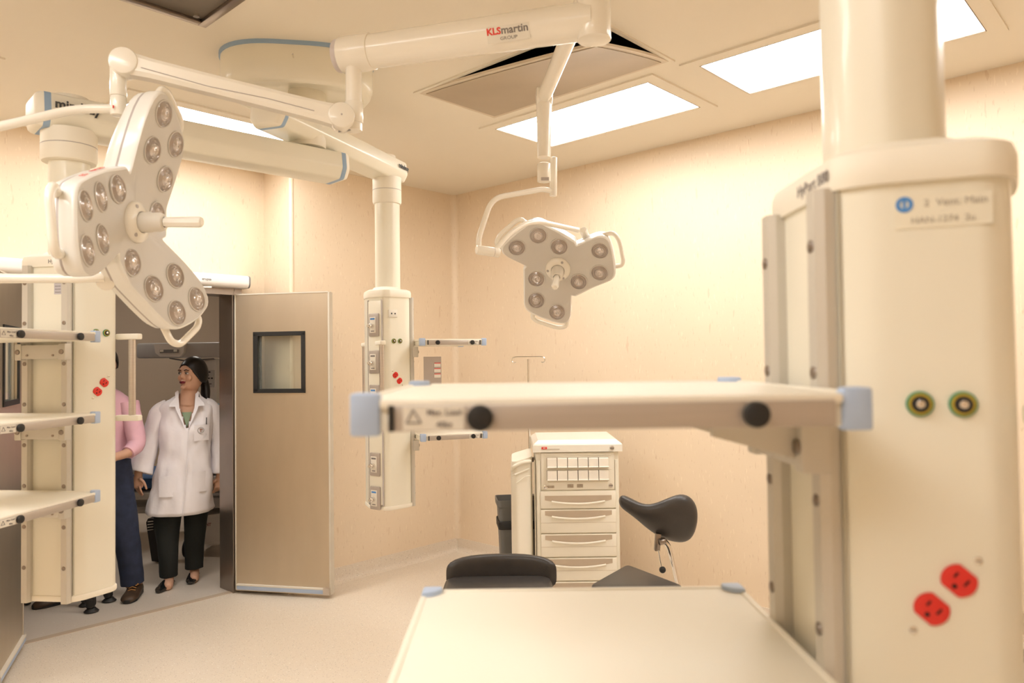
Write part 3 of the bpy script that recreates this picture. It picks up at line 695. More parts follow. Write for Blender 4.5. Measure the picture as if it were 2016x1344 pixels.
BL = thing('surgical_lamp', 'large surgical lamp with fifteen lenses at the left, on a jointed white arm', 'surgical lamp', (spin.x, spin.y, 2.6), 0, 'surgical lamps')
def bl(p): return Vector(p)-BL.location
b = MB(); b.cyl(bl(W(.258, 2.21, 2.552)), bl(W(.258, 2.21, 2.70)), .0505, n=40, bev=.003); b.obj('hub', IVORY, BL)
k0 = W(.258, 2.21, 2.614); k1 = at(664, 97, 2.452); k1.z = 2.614; kd = (k0-k1).normalized()
b = MB(); b.cyl(bl(k1+kd*.02), bl(k0), .054, .056, n=40); b.obj('main_arm', IVORY, BL)
b = MB(); b.cyl(bl(k1), bl(k1+kd*.02), .0535, n=40, bev=.004); b.obj('arm_end_ring', mat('ring_lilac', (.60, .55, .54), .4), BL)
b = MB(); b.M = Matrix.Identity(4); b.cyl(bl(k1+kd*.02), bl(k1+kd*.13), .0585, .0585, n=40, bev=.003); b.obj('arm_collar', IVORY, BL)
# brand lettering on the side of the arm facing the room
tow = (Vector((0, 0, EYE))-k0); tow = (tow - kd*tow.dot(kd)).normalized(); upv = kd.cross(tow)
if upv.z < 0: upv = -upv
c_ = at(1008, 38, 2.275); tt_ = (c_-k1).dot(kd); base = k1+kd*tt_; nrm = (tow*.98+upv*(.0)).normalized()
q0 = bl(base + nrm*.0568)
b = MB(); b.M = frame(q0-nrm*.0012, kd, nrm); b.box((.0, -.002, 0), (.135, .046, .001)); b.obj('nameplate', mat('decal_film', (.80, .765, .68), .35), BL, smooth=0)
lettering('KLS', .027, frame(q0+kd*(-.045)+upv*.007, kd, nrm), REDT, BL, 'arm_lettering', .0003, .0009, 1.05)
lettering('martin', .031, frame(q0+kd*(.021)+upv*.0075, kd, nrm), GREYT, BL, 'arm_lettering', .0003, .0006, 1.05)
lettering('GROUP', .0135, frame(q0+kd*(.0)+upv*(-.015), kd, nrm), GREYT, BL, 'arm_lettering', .0002, 0, 1.2)
# drop tube and spring arm
v1 = at(696, 120, 2.43); v0 = at(696, 228, 2.43)
b = MB(); b.cyl(bl((v1.x, v1.y, 2.60)), bl((v1.x, v1.y, v0.z-.05)), .0262, n=32); b.obj('drop_tube', IVORY, BL)
zs = at(696, 202, 2.43).z
b = MB(); b.cyl(bl((v1.x, v1.y, at(696, 243, 2.43).z)), bl((v1.x, v1.y, zs)), .0300, n=32, bev=.003); kn = b.obj('knuckle', IVORY, BL)
hr_ = at(672, 232, 2.40); hl_ = at(247, 126, 2.24); sd = (hl_-hr_).normalized()
sidev = Vector((0, 0, 1)).cross(sd).normalized()
if sidev.dot(FH) > 0: sidev = -sidev
b = MB(); b.cyl(bl(hr_-sidev*.034), bl(hr_+sidev*.036), .0415, n=40, bev=.005); b.obj('hinge_disc', IVORY, BL)
b = MB(); b.cyl(bl(hr_+sidev*.037), bl(hr_+sidev*.0385), .003, n=12); b.obj('hinge_pin', SEAM, BL)
b = MB(); b.tube([bl(at(688, 246, 2.42)), bl(at(664, 250, 2.41))], .018, n=16); b.obj('knuckle_foot', MACHD, BL)
vup = sidev.cross(sd); vup = vup if vup.z > 0 else -vup
def arm_sec(p, h, wd): return [p + vup*(h*sy) + sidev*(wd*sx) for sx, sy in ((-.7, -1), (.7, -1), (1, -.6), (1, .6), (.7, 1), (-.7, 1), (-1, .6), (-1, -.6))]
b = MB(); La = (hl_-hr_).length
b.loft([[bl(q) for q in arm_sec(hr_+sd*La*f, h, .028)] for f, h in ((.03, .034), (.12, .031), (.25, .030), (.6, .029), (.88, .030), (.97, .034))]); b.obj('spring_arm', IVORY, BL, smooth=25)
b = MB(); pth = [hr_+sd*La*f + sidev*.0290 + vup*h for f, h in ((.13, -.008), (.35, -.006), (.62, -.014), (.92, -.008))]; b.tube([bl(p) for p in pth], .0012, n=6); b.obj('arm_seam', SEAM, BL)
b = MB(); b.cyl(bl(hl_-sidev*.032), bl(hl_+sidev*.034), .0405, n=40, bev=.005); b.obj('hinge_disc', IVORY, BL)
# front knuckle and swivel tube
g0 = at(233, 128, 2.25); g1 = at(232, 228, 2.25)
b = MB(); b.cyl(bl((g0.x, g0.y, g0.z+.005)), bl((g0.x, g0.y, at(232, 190, 2.25).z)), .0235, n=32, bev=.002); b.ball(bl((g0.x, g0.y, g0.z+.002)), .026); b.obj('knuckle', IVORY, BL)
b = MB(); b.cyl(bl((g0.x, g0.y, at(232, 190, 2.25).z)), bl((g0.x, g0.y, g1.z)), .0225, n=32, bev=.003); b.obj('swivel', IVORY, BL)
b = MB(); b.box(bl(at(223, 210, 2.222)), (.003, .004, .008)); b.obj('red_mark', REDT, BL, smooth=0)
# yoke
yk = [at(232, 214, 2.25), at(150, 214, 2.22), at(0, 249, 2.12), at(-230, 300, 2.0), at(-330, 420, 1.97), at(-250, 545, 2.0), at(0, 548, 2.08), at(150, 548, 2.14), at(206, 546, 2.165)]
b = MB(); b.tube([bl(p) for p in yk], .0135, n=16, rad=.12, seg=8); b.obj('yoke', IVORY, BL, smooth=60)
pv = at(213, 540, 2.17); pv2 = at(207, 552, 2.13)
MB_ = M4(RB, OB-BL.location)
nzb = Vector((RB[0][2], RB[1][2], RB[2][2]))
b = MB(); q = at(211, 548, 2.19); dirp = (at(205, 560, 2.13)-at(216, 530, 2.2)).normalized()
b.cyl(bl(q-dirp*.05), bl(q+dirp*.03), .0255, n=32, bev=.004); b.obj('pivot', IVORY, BL)
TAUB, TAUS, RZ0 = .2223, .133, .10
hd, zf = head_mesh(BL, MB_, BIG, TAUB, RZ0, False)
for k in range(3):
    for u, v in ((.0568, -.1095), (.1743, -.1095), (.2918, -.1095), (.2293, -.006), (.3468, -.006)):
        lens_part(hd, MB_, u-.0, v, k, TAUB, RZ0, .0385)
    loop_handle(hd, MB_, k, TAUB, RZ0, [(.372, -.010, 0), (.436, -.018, .01), (.442, -.05, .01), (.398, -.158, .01), (.36, -.176, .01), (.322, -.145, 0)], r=.0115, zo=-.05)
centre_handle(hd, MB_, .115, .062)
cr_ = [(.0567, -.17), (.1, -.17)]
lm = MB_ @ Matrix.Rotation(2*pi/3, 4, 'Z')
lettering('marLED', .022, lm @ frame((.10, -.1723, -.022), (-1, 0, 0), (0, -1, .05)) , REDT, hd, 'rim_lettering', .0002); lettering('E15', .022, lm @ frame((.20, -.1735, .002), (-1, 0, -.2), (0, -1, .05)), REDT, hd, 'rim_lettering', .0002)

# small lamp
SLm = thing('surgical_lamp', 'smaller surgical lamp with nine lenses, hanging in front of the right wall', 'surgical lamp', (spin.x, spin.y, 2.74), 0, 'surgical lamps')
def sl(p): return Vector(p)-SLm.location
b = MB(); b.cyl((0, 0, -.035), (0, 0, .055), .056, n=32, bev=.004); b.obj('hub', IVORY, SLm)
u0 = W(.258, 2.23, 2.745); u1 = at(1071, 190, 3.22)
b = MB(); dd = (u1-u0).normalized(); sv = Vector((0, 0, 1)).cross(dd).normalized(); uv_ = dd.cross(sv)
def sec8(p, x, y, a, c): return [p + x*(a*cos(k)) + y*(c*sin(k)) for k in [2*pi*i/20 for i in range(20)]]
b.loft([[sl(q) for q in sec8(u0+(u1-u0)*f, sv, uv_, .030, h)] for f, h in ((0, .034), (.5, .034), (1, .036))]); b.obj('spring_arm', IVORY, SLm)
b = MB(); b.cyl(sl(u1-sv*.033), sl(u1+sv*.033), .04, n=32, bev=.004); b.obj('hinge_disc', IVORY, SLm)
e1 = at(1071, 358, 3.22)
b = MB(); b.tube([sl(u1+Vector((0, 0, -.0))), sl(at(1071, 310, 3.22))], [.034, .029], n=24); b.obj('drop_tube', IVORY, SLm)
b = MB(); b.cyl(sl(at(1071, 322, 3.22)), sl(e1), .0295, n=28, bev=.003); b.obj('knuckle', IVORY, SLm)
b = MB(); b.M = frame(sl(at(1073, 352, 3.188)), WR, -FH); b.box((0, 0, 0), (.034, .014, .003)); b.obj('rating_label', SEAM, SLm, smooth=0)
e2 = at(1090, 310, 3.26); e3 = at(1089, 386, 3.26)
b = MB(); b.cyl(sl(e2), sl(e3), .0165, n=24, bev=.003); b.obj('swivel', IVORY, SLm)
Y1 = [at(1089, 377, 3.26), at(1070, 372, 3.24), at(968, 390, 3.10), at(942, 470, 3.08), at(943, 492, 3.08)]
b = MB(); b.tube([sl(p) for p in Y1], .0115, n=16, rad=.06, seg=7); b.obj('yoke', IVORY, SLm, smooth=60)
ja, jb = at(938, 491, 3.06), at(983, 498, 3.10)
b = MB(); b.cyl(sl(ja), sl(jb), .0195, n=28, bev=.004); b.obj('swivel', IVORY, SLm)
b = MB(); b.tube([sl(ja+(jb-ja)*.74), sl(ja+(jb-ja)*.755)], .0199, n=28); b.obj('joint_seam', SEAM, SLm)
MS_ = M4(RS, OS-SLm.location)
nS = Vector((RS[0][2], RS[1][2], RS[2][2]))
def onhead(px, py, off):                 # a point over the small lamp's face
    r = FW + IR*((px-1008)/F) - IU*((py-672)/F); q = (OS-Vector((0, 0, EYE))).dot(nS)/r.dot(nS); return Vector((0, 0, EYE))+r*q + nS*off
Y2 = [at(975, 492, 3.10), at(1000, 462, 3.14), at(1032, 440, 3.2), at(1060, 436, 3.27), at(1138, 453, 3.42)]
b = MB(); b.tube([sl(p) for p in Y2], .0115, n=16, rad=.07, seg=7); b.obj('yoke', IVORY, SLm, smooth=60)
pa = at(1148, 452, 3.43); pb = at(1160, 482, 3.52)
b = MB(); b.cyl(sl(pa), sl(pb), .018, n=28, bev=.004); b.obj('pivot', IVORY, SLm)
hs, zf = head_mesh(SLm, MS_, SML, TAUS, RZ0, True)
for k in range(3):
    for u, v in ((.0545, -.1029), (.1669, -.1029), (.2228, -.0007)): lens_part(hs, MS_, u, v, k, TAUS, RZ0, .0385)
    loop_handle(hs, MS_, k, TAUS, RZ0, [(.262, .050, 0), (.315, .045, .005), (.322, .0, .005), (.290, -.105, .005), (.272, -.125, .002), (.235, -.115, 0)], r=.0105)
centre_handle(hs, MS_, .10, .060)

# ------------------------------------------------------------------ drawer cart
ct = thing('drawer_cart', 'cream medical drawer cart with small tilt bins, standing before the right wall', 'medical cart', W(.385, 4.50, 0), RZ)
wc, dc, hc = .50, .50, 1.04
b = MB(); b.box((0, dc/2, .12+(hc-.12)/2), (wc, dc, hc-.12), bev=.012); b.obj('body', CREAM2, ct)
b = MB()
for x in (-.235, .235): b = MB(); b.box((x, -.004, .56), (.022, .012, .86), bev=.004); b.obj('corner_post', CREAM, ct)
b = MB(); b.box((-.258, .02, .55), (.006, .012, .88)); b.obj('side_hinge', CREAM, ct)
b = MB(); top = [(-.268, -.03), (.268, -.03), (.268, .51), (-.268, .51)]
b.loft([[(x*sx, y*sy+oy, z) for x, y in top] for z, sx, sy, oy in ((1.041, 1, 1, 0), (1.082, 1, 1, 0), (1.089, .985, .985, .004), (1.105, .90, .90, .026), (1.11, .885, .885, .03))]); lid = b.obj('lid', mat('cart_top_white', (.86, .83, .75), .3, var=.005, coat=.3), ct, smooth=20)
b = MB(); b.box((-.200, -.0325, 1.066), (.032, .003, .013)); b.mi = 1; b.box((-.158, -.0325, 1.059), (.10, .002, .003)); b.obj('brand_mark', [REDT, HANDLEP], lid, smooth=0)
lettering('MPI', .010, frame((-.200, -.0345, 1.066), (1, 0, 0), (0, -1, 0)), LABEL, lid, 'brand_lettering', .0002, .0002)
b = MB(); b.cyl((.205, -.030, 1.062), (.205, -.037, 1.062), .0135, n=24, bev=.002); b.mi = 1; b.box((.205, -.0375, 1.062), (.022, .001, .003)); b.obj('lock', [ALU, DARKT], lid)
# tilt bin section
b = MB(); b.box((0, -.003, .924), (.442, .02, .222), bev=.004); bn = b.obj('bin_frame', CREAM2, ct)
b = MB(); b.box((0, -.014, 1.024), (.40, .010, .010), bev=.003); b.box((0, -.014, .857), (.36, .008, .004)); b.box((0, -.014, .937), (.41, .004, .003)); b.obj('ledge', CREAM2, bn)
for row, z in enumerate((.976, .900)):
    b = MB(); b.box((.0, -.0135, z), (.372, .006, .060)); b.obj('bin_gap_shade', mat('gap_shade_brown', (.20, .15, .10), .7), bn, smooth=0)  # brown sheet paints the shade in the gaps between bins
    for k in range(6):
        x = -.155+.062*k
        t_ = MB(); prof = [(-.012, .029), (-.028, .030), (-.032, .024), (-.036, -.020), (-.040, -.026), (-.030, -.031), (-.012, -.031)]
        t_.loft([[(x+e, y, z+zz) for y, zz in prof] for e in (-.0288, .0288)]); t_.obj('tilt_bin', mat('bin_white', (.84, .79, .70), .35), ct, smooth=20)
b = MB(); b.cyl((-.195, -.012, .832), (-.195, -.022, .832), .012, n=20, bev=.003); b.obj('push_lock', CHROME, bn)
b = MB(); b.box((-.165, -.0145, .832), (.045, .002, .014)); b.box((-.045, -.0145, .836), (.036, .002, .020)); b.box((.012, -.0145, .836), (.036, .002, .020)); b.obj('label_slot', mat('taupe_label', (.40, .33, .25), .5, var=.2, scale=120), bn, smooth=0)
b = MB(); b.cyl((.197, -.012, .836), (.197, -.020, .836), .0125, n=24, bev=.002); b.mi = 1; b.box((.197, -.0205, .836), (.022, .001, .003)); b.obj('lock', [ALU, DARKT], bn)
# drawers with bowed pulls
for z1, z0 in ((.806, .702), (.695, .556), (.549, .414), (.407, .272), (.265, .136)):
    zc_ = (z0+z1)/2; b = MB(); b.box((0, -.006, zc_), (.452, .022, z1-z0), bev=.004); dr = b.obj('drawer', CREAM2, ct)
    b = MB(); n = 16
    zt_ = z1-.027 if z1 > .7 else z1-.006
    up = [(-.2+.4*i/n, zt_) for i in range(n+1)]; lo = [(-.2+.4*i/n, zt_-.026-.020*(1-((i/n-.5)*2)**2)) for i in range(n+1)]
    ring = lambda y: [(x, y, z) for x, z in up] + [(x, y, z) for x, z in reversed(lo)]
    b.loft([ring(-.017), ring(-.019)]); pl_ = b.obj('pull_recess', HANDLEP, dr, smooth=0)
    b = MB(); mid = lambda y0, y1: None
    lo2 = [(-.16+.32*i/n, zt_-.028-.020*(1-((i/n-.5)*1.7)**2)) for i in range(n+1)]
    b.tube([(x, -.026, z) for x, z in lo2], .0065, n=10); b.obj('pull_lip', CREAM2, dr, smooth=60)
    if z1 < .7: b = MB(); b.box((0, -.0172, zc_-.008), (.45, .0012, .0015)); b.obj('groove', HANDLEP, dr, smooth=0)
b = MB(); b.box((0, .24, .10), (.54, .52, .05), bev=.015); b.obj('base', MACH, ct)
for x in (-.22, .22):
    for y in (.04, .44):
        b = MB(); b.cyl((x-.012, y, .04), (x+.012, y, .04), .04, n=24, bev=.006); c = b.obj('caster', BLACK, ct); b = MB(); b.box((x, y, .065), (.035, .04, .03)); b.obj('caster_fork', ALU, c)
# curved side panel of the cart, seen on its left
b = MB(); prof = []
pan = [(-.272, .02), (-.372, -.02), (-.402, .03), (-.402, .42), (-.272, .46)]
for z, f in ((.14, .96), (.16, 1), (.9, 1), (.955, .99), (.975, .95)): prof.append([(-.272+(x+.272)*f, y, z+(.035*((x+.425)/.15) if z > .85 else 0)) for x, y in [(p.x, p.y) for p in fillet([(*q, 0) for q in pan], .04, 4)]])
b.loft(prof); sp = b.obj('side_bin', CREAM2, ct, smooth=50)
b = MB(); b.tube([(-.282, -.002, .985), (-.325, -.026, .985), (-.388, -.022, .955), (-.393, .03, .93)], .011, n=10, rad=.02); b.tube([(-.29, .002, .94), (-.378, -.03, .91), (-.392, -.01, .90)], .006, n=8); b.obj('side_bin_rim', CREAM, sp)
b = MB(); b.tube([(-.29, -.012, .30), (-.325, -.028, .22), (-.378, -.028, .18)], .003, n=6); b.tube([(-.37, -.030, .86), (-.31, -.022, .90), (-.285, -.006, .90)], .003, n=6); b.obj('side_bin_ridge', CREAM, sp)

# infusion hook pole behind the cart
b = MB(); b.cyl((-.277, .485, .62), (-.277, .485, 1.60), .0075, n=14); ivp = b.obj('infusion_pole', CHROME, ct)
b = MB(); b.M = Matrix.Translation((-.277, .485, 0)); b.tube([(-.085, 0, 1.580), (-.10, 0, 1.575), (-.112, 0, 1.590), (-.105, 0, 1.612), (-.08, 0, 1.616), (.08, 0, 1.616), (.105, 0, 1.612), (.112, 0, 1.590), (.10, 0, 1.575), (.085, 0, 1.580)], .0038, n=8, rad=.012, seg=4); b.obj('hook_bar', CHROME, ivp)
for z in (.68, .93): b = MB(); b.box((-.262, .485, z), (.04, .03, .03), bev=.004); b.obj('pole_clamp', STEELD, ivp)

# waste bin
wb = thing('waste_bin', 'dark grey plastic waste bin with a black strap, left of the drawer cart', 'bin', W(.018, 5.12, 0), RZ+.1)
def rr(x, y, z, r=.03): return [(p.x, p.y, z) for p in fillet([(-x, -y, 0), (x, -y, 0), (x, y, 0), (-x, y, 0)], r, 4)]
b = MB(); b.loft([rr(.105, .085, 0), rr(.107, .087, .006), rr(.130, .105, .60), rr(.134, .109, .605), rr(.140, .115, .612), rr(.142, .117, .655), rr(.136, .112, .655), rr(.128, .104, .60), rr(.103, .083, .02)], True, True); b.obj('bin_body', GREYPL, wb, smooth=40)
b = MB(); b.loft([rr(.1325, .1075, .46), rr(.1345, .1095, .465), rr(.1355, .1105, .51), rr(.1315, .1065, .515)], False, False); b.obj('strap', BLACK, wb, smooth=40)

# ------------------------------------------------------------------ surgeon's stools
def grid_pad(b, fn, nu=28, nv=20, th=.05, edge=.45):
    # fn(u, v) -> centre surface point, u, v in -1..1 on a superellipse; thickness rounds off at the rim
    def disk(i, j):
        a = 2*pi*i/nu; r = j/nv; return a, r
    rings = []
    for side in (1, -1):
        rr_ = range(1, nv+1) if side == 1 else range(nv, 0, -1)
        for j in rr_:
            r = j/nv
            if side == -1 and j == nv: continue
            hgt = th*max(0.0, 1-r**6)**.5*side
            ring = []
            for i in range(nu):
                a = 2*pi*i/nu; c, s = cos(a), sin(a); k = (abs(c)**4+abs(s)**4)**-.25
                p, nrm = fn(r*c*k, r*s*k); ring.append(p+nrm*hgt)
            rings.append(ring)
    b.loft(rings)
def five_star(t, r=.27, hz=.45):
    b = MB(); b.cyl((0, 0, .11), (0, 0, .30), .028, n=20); b.cyl((0, 0, .30), (0, 0, hz), .018, n=20); b.cyl((0, 0, .07), (0, 0, .13), .04, n=20, bev=.004); b.obj('column', CHROME, t)
    for k in range(5):
        a = 2*pi*k/5+.5; b = MB(); b.tube([(.03*cos(a), .03*sin(a), .105), (r*cos(a), r*sin(a), .075)], [.020, .014], n=12); lg = b.obj('leg', CHROME, t)
        b = MB(); b.cyl((r*cos(a)-.012*sin(a), r*sin(a)+.012*cos(a), .03), (r*cos(a)+.012*sin(a), r*sin(a)-.012*cos(a), .03), .03, n=18, bev=.006); b.cyl((r*cos(a), r*sin(a), .04), (r*cos(a), r*sin(a), .08), .008, n=8); b.obj('caster', BLACK, lg)
s1 = thing('surgeon_stool', "black surgeon's stool with a saddle-shaped backrest on a bent chrome tube", 'stool', W(.54, 3.38, 0), RZ, "black surgeon's stools")
five_star(s1, .25, .50)
# seat: front corner comes to a blunt point
b = MB(); poly = [(p.x, p.y) for p in fillet([(.005, .26, 0), (.20, -.08, 0), (.14, -.20, 0), (-.12, -.20, 0), (-.21, -.06, 0)], .03, 4)]
b.prism(poly, .52, .600, bev=.014); b.obj('seat', VINYL, s1, smooth=60)
b = MB(); b.box((.02, -.04, .505), (.2, .2, .02)); b.obj('seat_plate', STEELD, s1)
def saddle(u, v):
    # u across (left horn to right lobe), v up and down
    x = .245*u; fold = .095*(u*1.05)**2
    hh = .115+.03*u
    z = v*hh + .075*u*u*(1 if u < 0 else .35) - .02*u
    y = .05*u*u - .03*v + .04*u
    return Vector((x, y, z)), Vector((0, 0, 1))
b = MB()
def saddle_pad(b, sc=1.0):
    nu, nv = 40, 14; rings = []
    # cross sections along u; each an ellipse whose size and tilt vary: thin horn at left, broad round lobe at right
    st = [(-.195, .035, .064, .010, 10), (-.185, .042, .060, .028, 10), (-.16, .046, .052, .034, 12), (-.12, .052, .035, .036, 18), (-.085, .064, .020, .038, 25), (-.05, .082, .010, .042, 32), (-.015, .100, .008, .050, 38), (.02, .116, .010, .060, 44), (.055, .126, .014, .068, 50), (.09, .130, .018, .074, 56), (.125, .126, .018, .074, 60), (.155, .112, .014, .068, 62), (.178, .088, .010, .055, 62), (.19, .055, .008, .034, 62), (.195, .02, .006, .012, 62)]
    for x, a, zc, bth, tilt in st:
        q = radians(tilt); ring = []
        for i in range(nu):
            k = 2*pi*i/nu; e1 = a*cos(k); e2 = bth*sin(k)
            y = e1*cos(q) - e2*sin(q); z = e1*sin(q) + e2*cos(q)
            ring.append((x*sc, -y*sc*.8, (zc - (-z))*sc if False else (zc+z)*sc))
        rings.append(ring)
    b.loft(rings)
b.M = Matrix.Translation((.162, .30, .805)) @ Matrix.Diagonal((1, 1, 1.08, 1)) @ Matrix.Rotation(radians(8), 4, 'Y'); saddle_pad(b); bk = b.obj('backrest', VINYL, s1, smooth=80)
sm = bk.modifiers.new('smooth', 'SUBSURF'); sm.levels = 1; sm.render_levels = 1
b = MB(); b.tube([(.175, .30, .705), (.195, .295, .70), (.215, .29, .675), (.235, .29, .60), (.265, .28, .45), (.26, .26, .40), (.03, 0, .385)], .0135, n=16, rad=.05, seg=6); b.obj('back_tube', CHROME, s1)
b = MB(); b.box((.162, .295, .695), (.026, .03, .085), rot=Matrix.Rotation(radians(5), 3, 'Y'), bev=.003); b.cyl((.165, .27, .700), (.195, .28, .705), .016, n=16, bev=.002); b.obj('tilt_bracket', STEELD, s1)
b = MB(); b.tube([(.162, .275, .66), (.170, .27, .61), (.176, .265, .575)], .004, n=8); b.obj('tilt_lever', CHROME, s1); b = MB(); b.ball((.178, .265, .568), .0165); b.obj('knob', BLACK, s1)

s2 = thing('surgeon_stool', "black surgeon's stool with a broad rounded cushion, nearest the speckled open floor", 'stool', W(-.065, 3.45, 0), RZ, "black surgeon's stools")
five_star(s2, .25, .50)
b = MB(); poly = [(p.x, p.y) for p in fillet([(-.27, -.17, 0), (.24, -.17, 0), (.24, .17, 0), (-.27, .17, 0)], .07, 6)]
b.prism(poly, .50, .560, bev=.024); b.obj('seat', VINYL, s2, smooth=60)
b = MB()
def bar(u, v):
    x = .265*u; return Vector((x, .15+.07*(1-u*u)-.0*v, .565+.085*v)), Vector((-.0, -1, .2)).normalized()
grid_pad(b, bar, nu=48, nv=12, th=.035); b.obj('backrest', VINYL, s2, smooth=80)
b = MB(); b.box((0, .2, .50), (.05, .02, .10)); b.box((0, .1, .48), (.05, .22, .012)); b.box((0, 0, .488), (.2, .2, .025)); b.obj('seat_plate', STEELD, s2)

# kick bucket at the right edge, by the wall
kb = thing('kick_bucket', 'steel bucket in a wheeled ring near the right wall, beyond the nearest pendant', 'bucket', W(2.24, 3.30, 0), RZ)
b = MB(); b.lathe([(.12, .09), (.125, .10), (.165, .40), (.172, .405), (.172, .415), (.160, .41), (.118, .11)], 40); b.obj('bucket', CHROME, kb)
b = MB(); b.lathe([(.168, .30), (.180, .30), (.180, .335), (.168, .335), (.168, .30)], 40, cap=False); b.obj('bumper_ring', BLACK, kb)
for k in range(4):
    a = pi/4+pi/2*k; b = MB(); b.tube([(.178*cos(a), .178*sin(a), .32), (.178*cos(a), .178*sin(a), .06)], .007, n=8); lg = b.obj('leg', STEELD, kb); b = MB(); b.ball((.178*cos(a), .178*sin(a), .03), .03, sc=(1, .5, 1)); b.obj('caster', BLACK, lg)

# ------------------------------------------------------------------ the room beyond: warmer, bed, pedal
rw = thing('infant_warmer', 'grey radiant warmer with overhead heater and control column, behind the woman', 'medical machine', at(400, 1085, 6.55)*1.0 - Vector((0, 0, at(400, 1085, 6.55).z)), RZ)
def rx(px, d=6.5): return (px-400)/F*d
def rz_(py, d=6.5): return 1.6-(py-714.5)/F*d
b = MB(); b.box((rx(372), -.10, rz_(689)), (rx(425)-rx(318)+.25, .20, .13), bev=.02); hh_ = b.obj('heater_beam', MACH, rw)
b = MB(); pp = [(rx(329), rz_(677)), (rx(388), rz_(675)), (rx(386), rz_(694)), (rx(378), rz_(702)), (rx(341), rz_(701)), (rx(332), rz_(694))]
b.loft([[(x, y, z) for x, z in pp] for y in (-.24, -.19)]); b.obj('heater_housing', MACHW, rw, smooth=20)
b = MB(); b.box(((rx(340)+rx(378))/2, -.243, rz_(691)), (rx(376)-rx(340), .006, .030)); b.mi = 1
for px in (345, 371): b.box((rx(px), -.248, rz_(690)), (.03, .004, .018), bev=.004)
b.obj('lamp_recess', [MACHD, LABEL], rw, smooth=0)
b = MB(); b.tube([(rx(345), -.1, rz_(704)), (rx(375), -.12, rz_(709)), (rx(432), -.1, rz_(706))], .006, n=8); b.obj('cable', MACHD, rw)
b = MB(); b.box((rx(420), 0, (rz_(706)+.25)/2), (rx(438)-rx(408), .16, rz_(706)-.25), bev=.01); b.obj('column', MACHW, rw)
b = MB(); b.box((rx(421), -.085, rz_(745)), (.085, .02, .15), bev=.004); cp = b.obj('control_panel', MACH, rw)
b = MB()
for i, (x, z, sx, sz) in enumerate(((421, 732, .03, .01), (417, 738, .035, .012), (415, 744, .02, .012), (421, 744, .016, .010), (427, 744, .016, .012), (424, 755, .02, .006), (416, 752, .01, .006))): b.box((rx(x), -.097, rz_(z)), (sx, .004, sz))
b.obj('panel_buttons', BLACK, cp, smooth=0)
b = MB(); b.box((rx(440), -.12, rz_(815)), (.22, .3, .012)); b.box((rx(440), -.12, rz_(862)), (.22, .3, .012)); sh_ = b.obj('side_shelf', MACHW, rw)
b = MB(); b.box((rx(440), -.15, rz_(803)), (.05, .06, .09), bev=.004); b.box((rx(444), -.15, rz_(850)), (.06, .06, .09), bev=.004); b.obj('supply_box', mat('supply_blue', (.25, .42, .55), .5), sh_)
b = MB(); b.box((rx(450), -.15, rz_(930)), (.75, .5, .05), bev=.01); b.mi = 1; b.box((rx(450), -.15, rz_(912)), (.70, .46, .06), bev=.02); b.obj('bed', [MACHW, MATTR], rw)
b = MB(); b.box((rx(450), -.41, rz_(938)), (.7, .015, .03)); b.box((rx(450), -.41, rz_(957)), (.7, .015, .02)); b.box((rx(450), -.15, rz_(975)), (.68, .44, .09), bev=.012); b.obj('drawer_unit', MACH, rw)
b = MB(); b.loft([[(x, y, z) for x, z in ((rx(403), .20), (rx(415), .33), (rx(470), .36), (rx(520), .30), (rx(520), .12), (rx(403), .10))] for y in (-.38, .10)]); bs = b.obj('base', MACHW, rw, smooth=20)
lettering('RADIANT', .035, frame((rx(434), -.382, .27), (1, 0, 0), (0, -1, 0)), mat('maroon_print', (.22, .05, .05), .6), bs, 'base_lettering', .0004, .0004)
for x, y in ((rx(404), -.36), (rx(404), .1), (rx(520), -.36), (rx(520), .1)):
    b = MB(); b.cyl((x-.015, y, .075), (x+.015, y, .075), .075, n=28, bev=.008); c = b.obj('wheel', BLACK, rw); b = MB(); b.cyl((x-.018, y, .075), (x+.018, y, .075), .045, n=24); b.obj('wheel_hub', MACHW, c)

bd = thing('hospital_bed', 'pale hospital bed with raised side rail and blue mattress, behind the left pendant', 'bed', Vector((at(150, 1080, 6.7).x, at(150, 1080, 6.7).y, 0)), RZ)
def bx(px, d=6.6): return (px-150)/F*d
def bz(py, d=6.6): return 1.6-(py-717)/F*d
b = MB(); b.box((bx(150), .1, bz(945)), (1.75, .75, .10), bev=.03); b.obj('mattress', MATTR, bd)
b = MB(); b.box((bx(150), .1, bz(968)), (1.9, .8, .06), bev=.01); b.obj('frame', BEDW, bd)
b = MB(); b.tube([(bx(232), -.30, bz(950)), (bx(231), -.30, bz(866)), (bx(238), -.30, bz(860)), (bx(290), -.30, bz(866)), (bx(310), -.30, bz(880)), (bx(310), -.30, bz(950))], .022, n=12, rad=.03); b.box((bx(272), -.30, bz(905)), (.30, .02, .20), bev=.008); b.obj('side_rail', BEDW, bd)
b = MB(); b.tube([(bx(236), -.33, bz(880)), (bx(246), -.34, bz(894)), (bx(270), -.34, bz(893)), (bx(276), -.33, bz(884))], .014, n=8); b.tube([(bx(236), -.33, bz(925)), (bx(262), -.35, bz(932)), (bx(295), -.35, bz(928))], .022, n=8)
b.tube([(bx(250), -.35, bz(950)), (bx(264), -.36, bz(960)), (bx(266), -.36, bz(990))], .016, n=10, rad=.03); b.obj('strap', BLACK, bd)
b = MB(); b.box((bx(150), .1, .32), (1.5, .5, .06), bev=.01); b.cyl((bx(90), .1, .3), (bx(90), .1, bz(968)), .05, n=16); b.cyl((bx(220), .1, .3), (bx(220), .1, bz(968)), .05, n=16); b.obj('undercarriage', BEDW, bd)
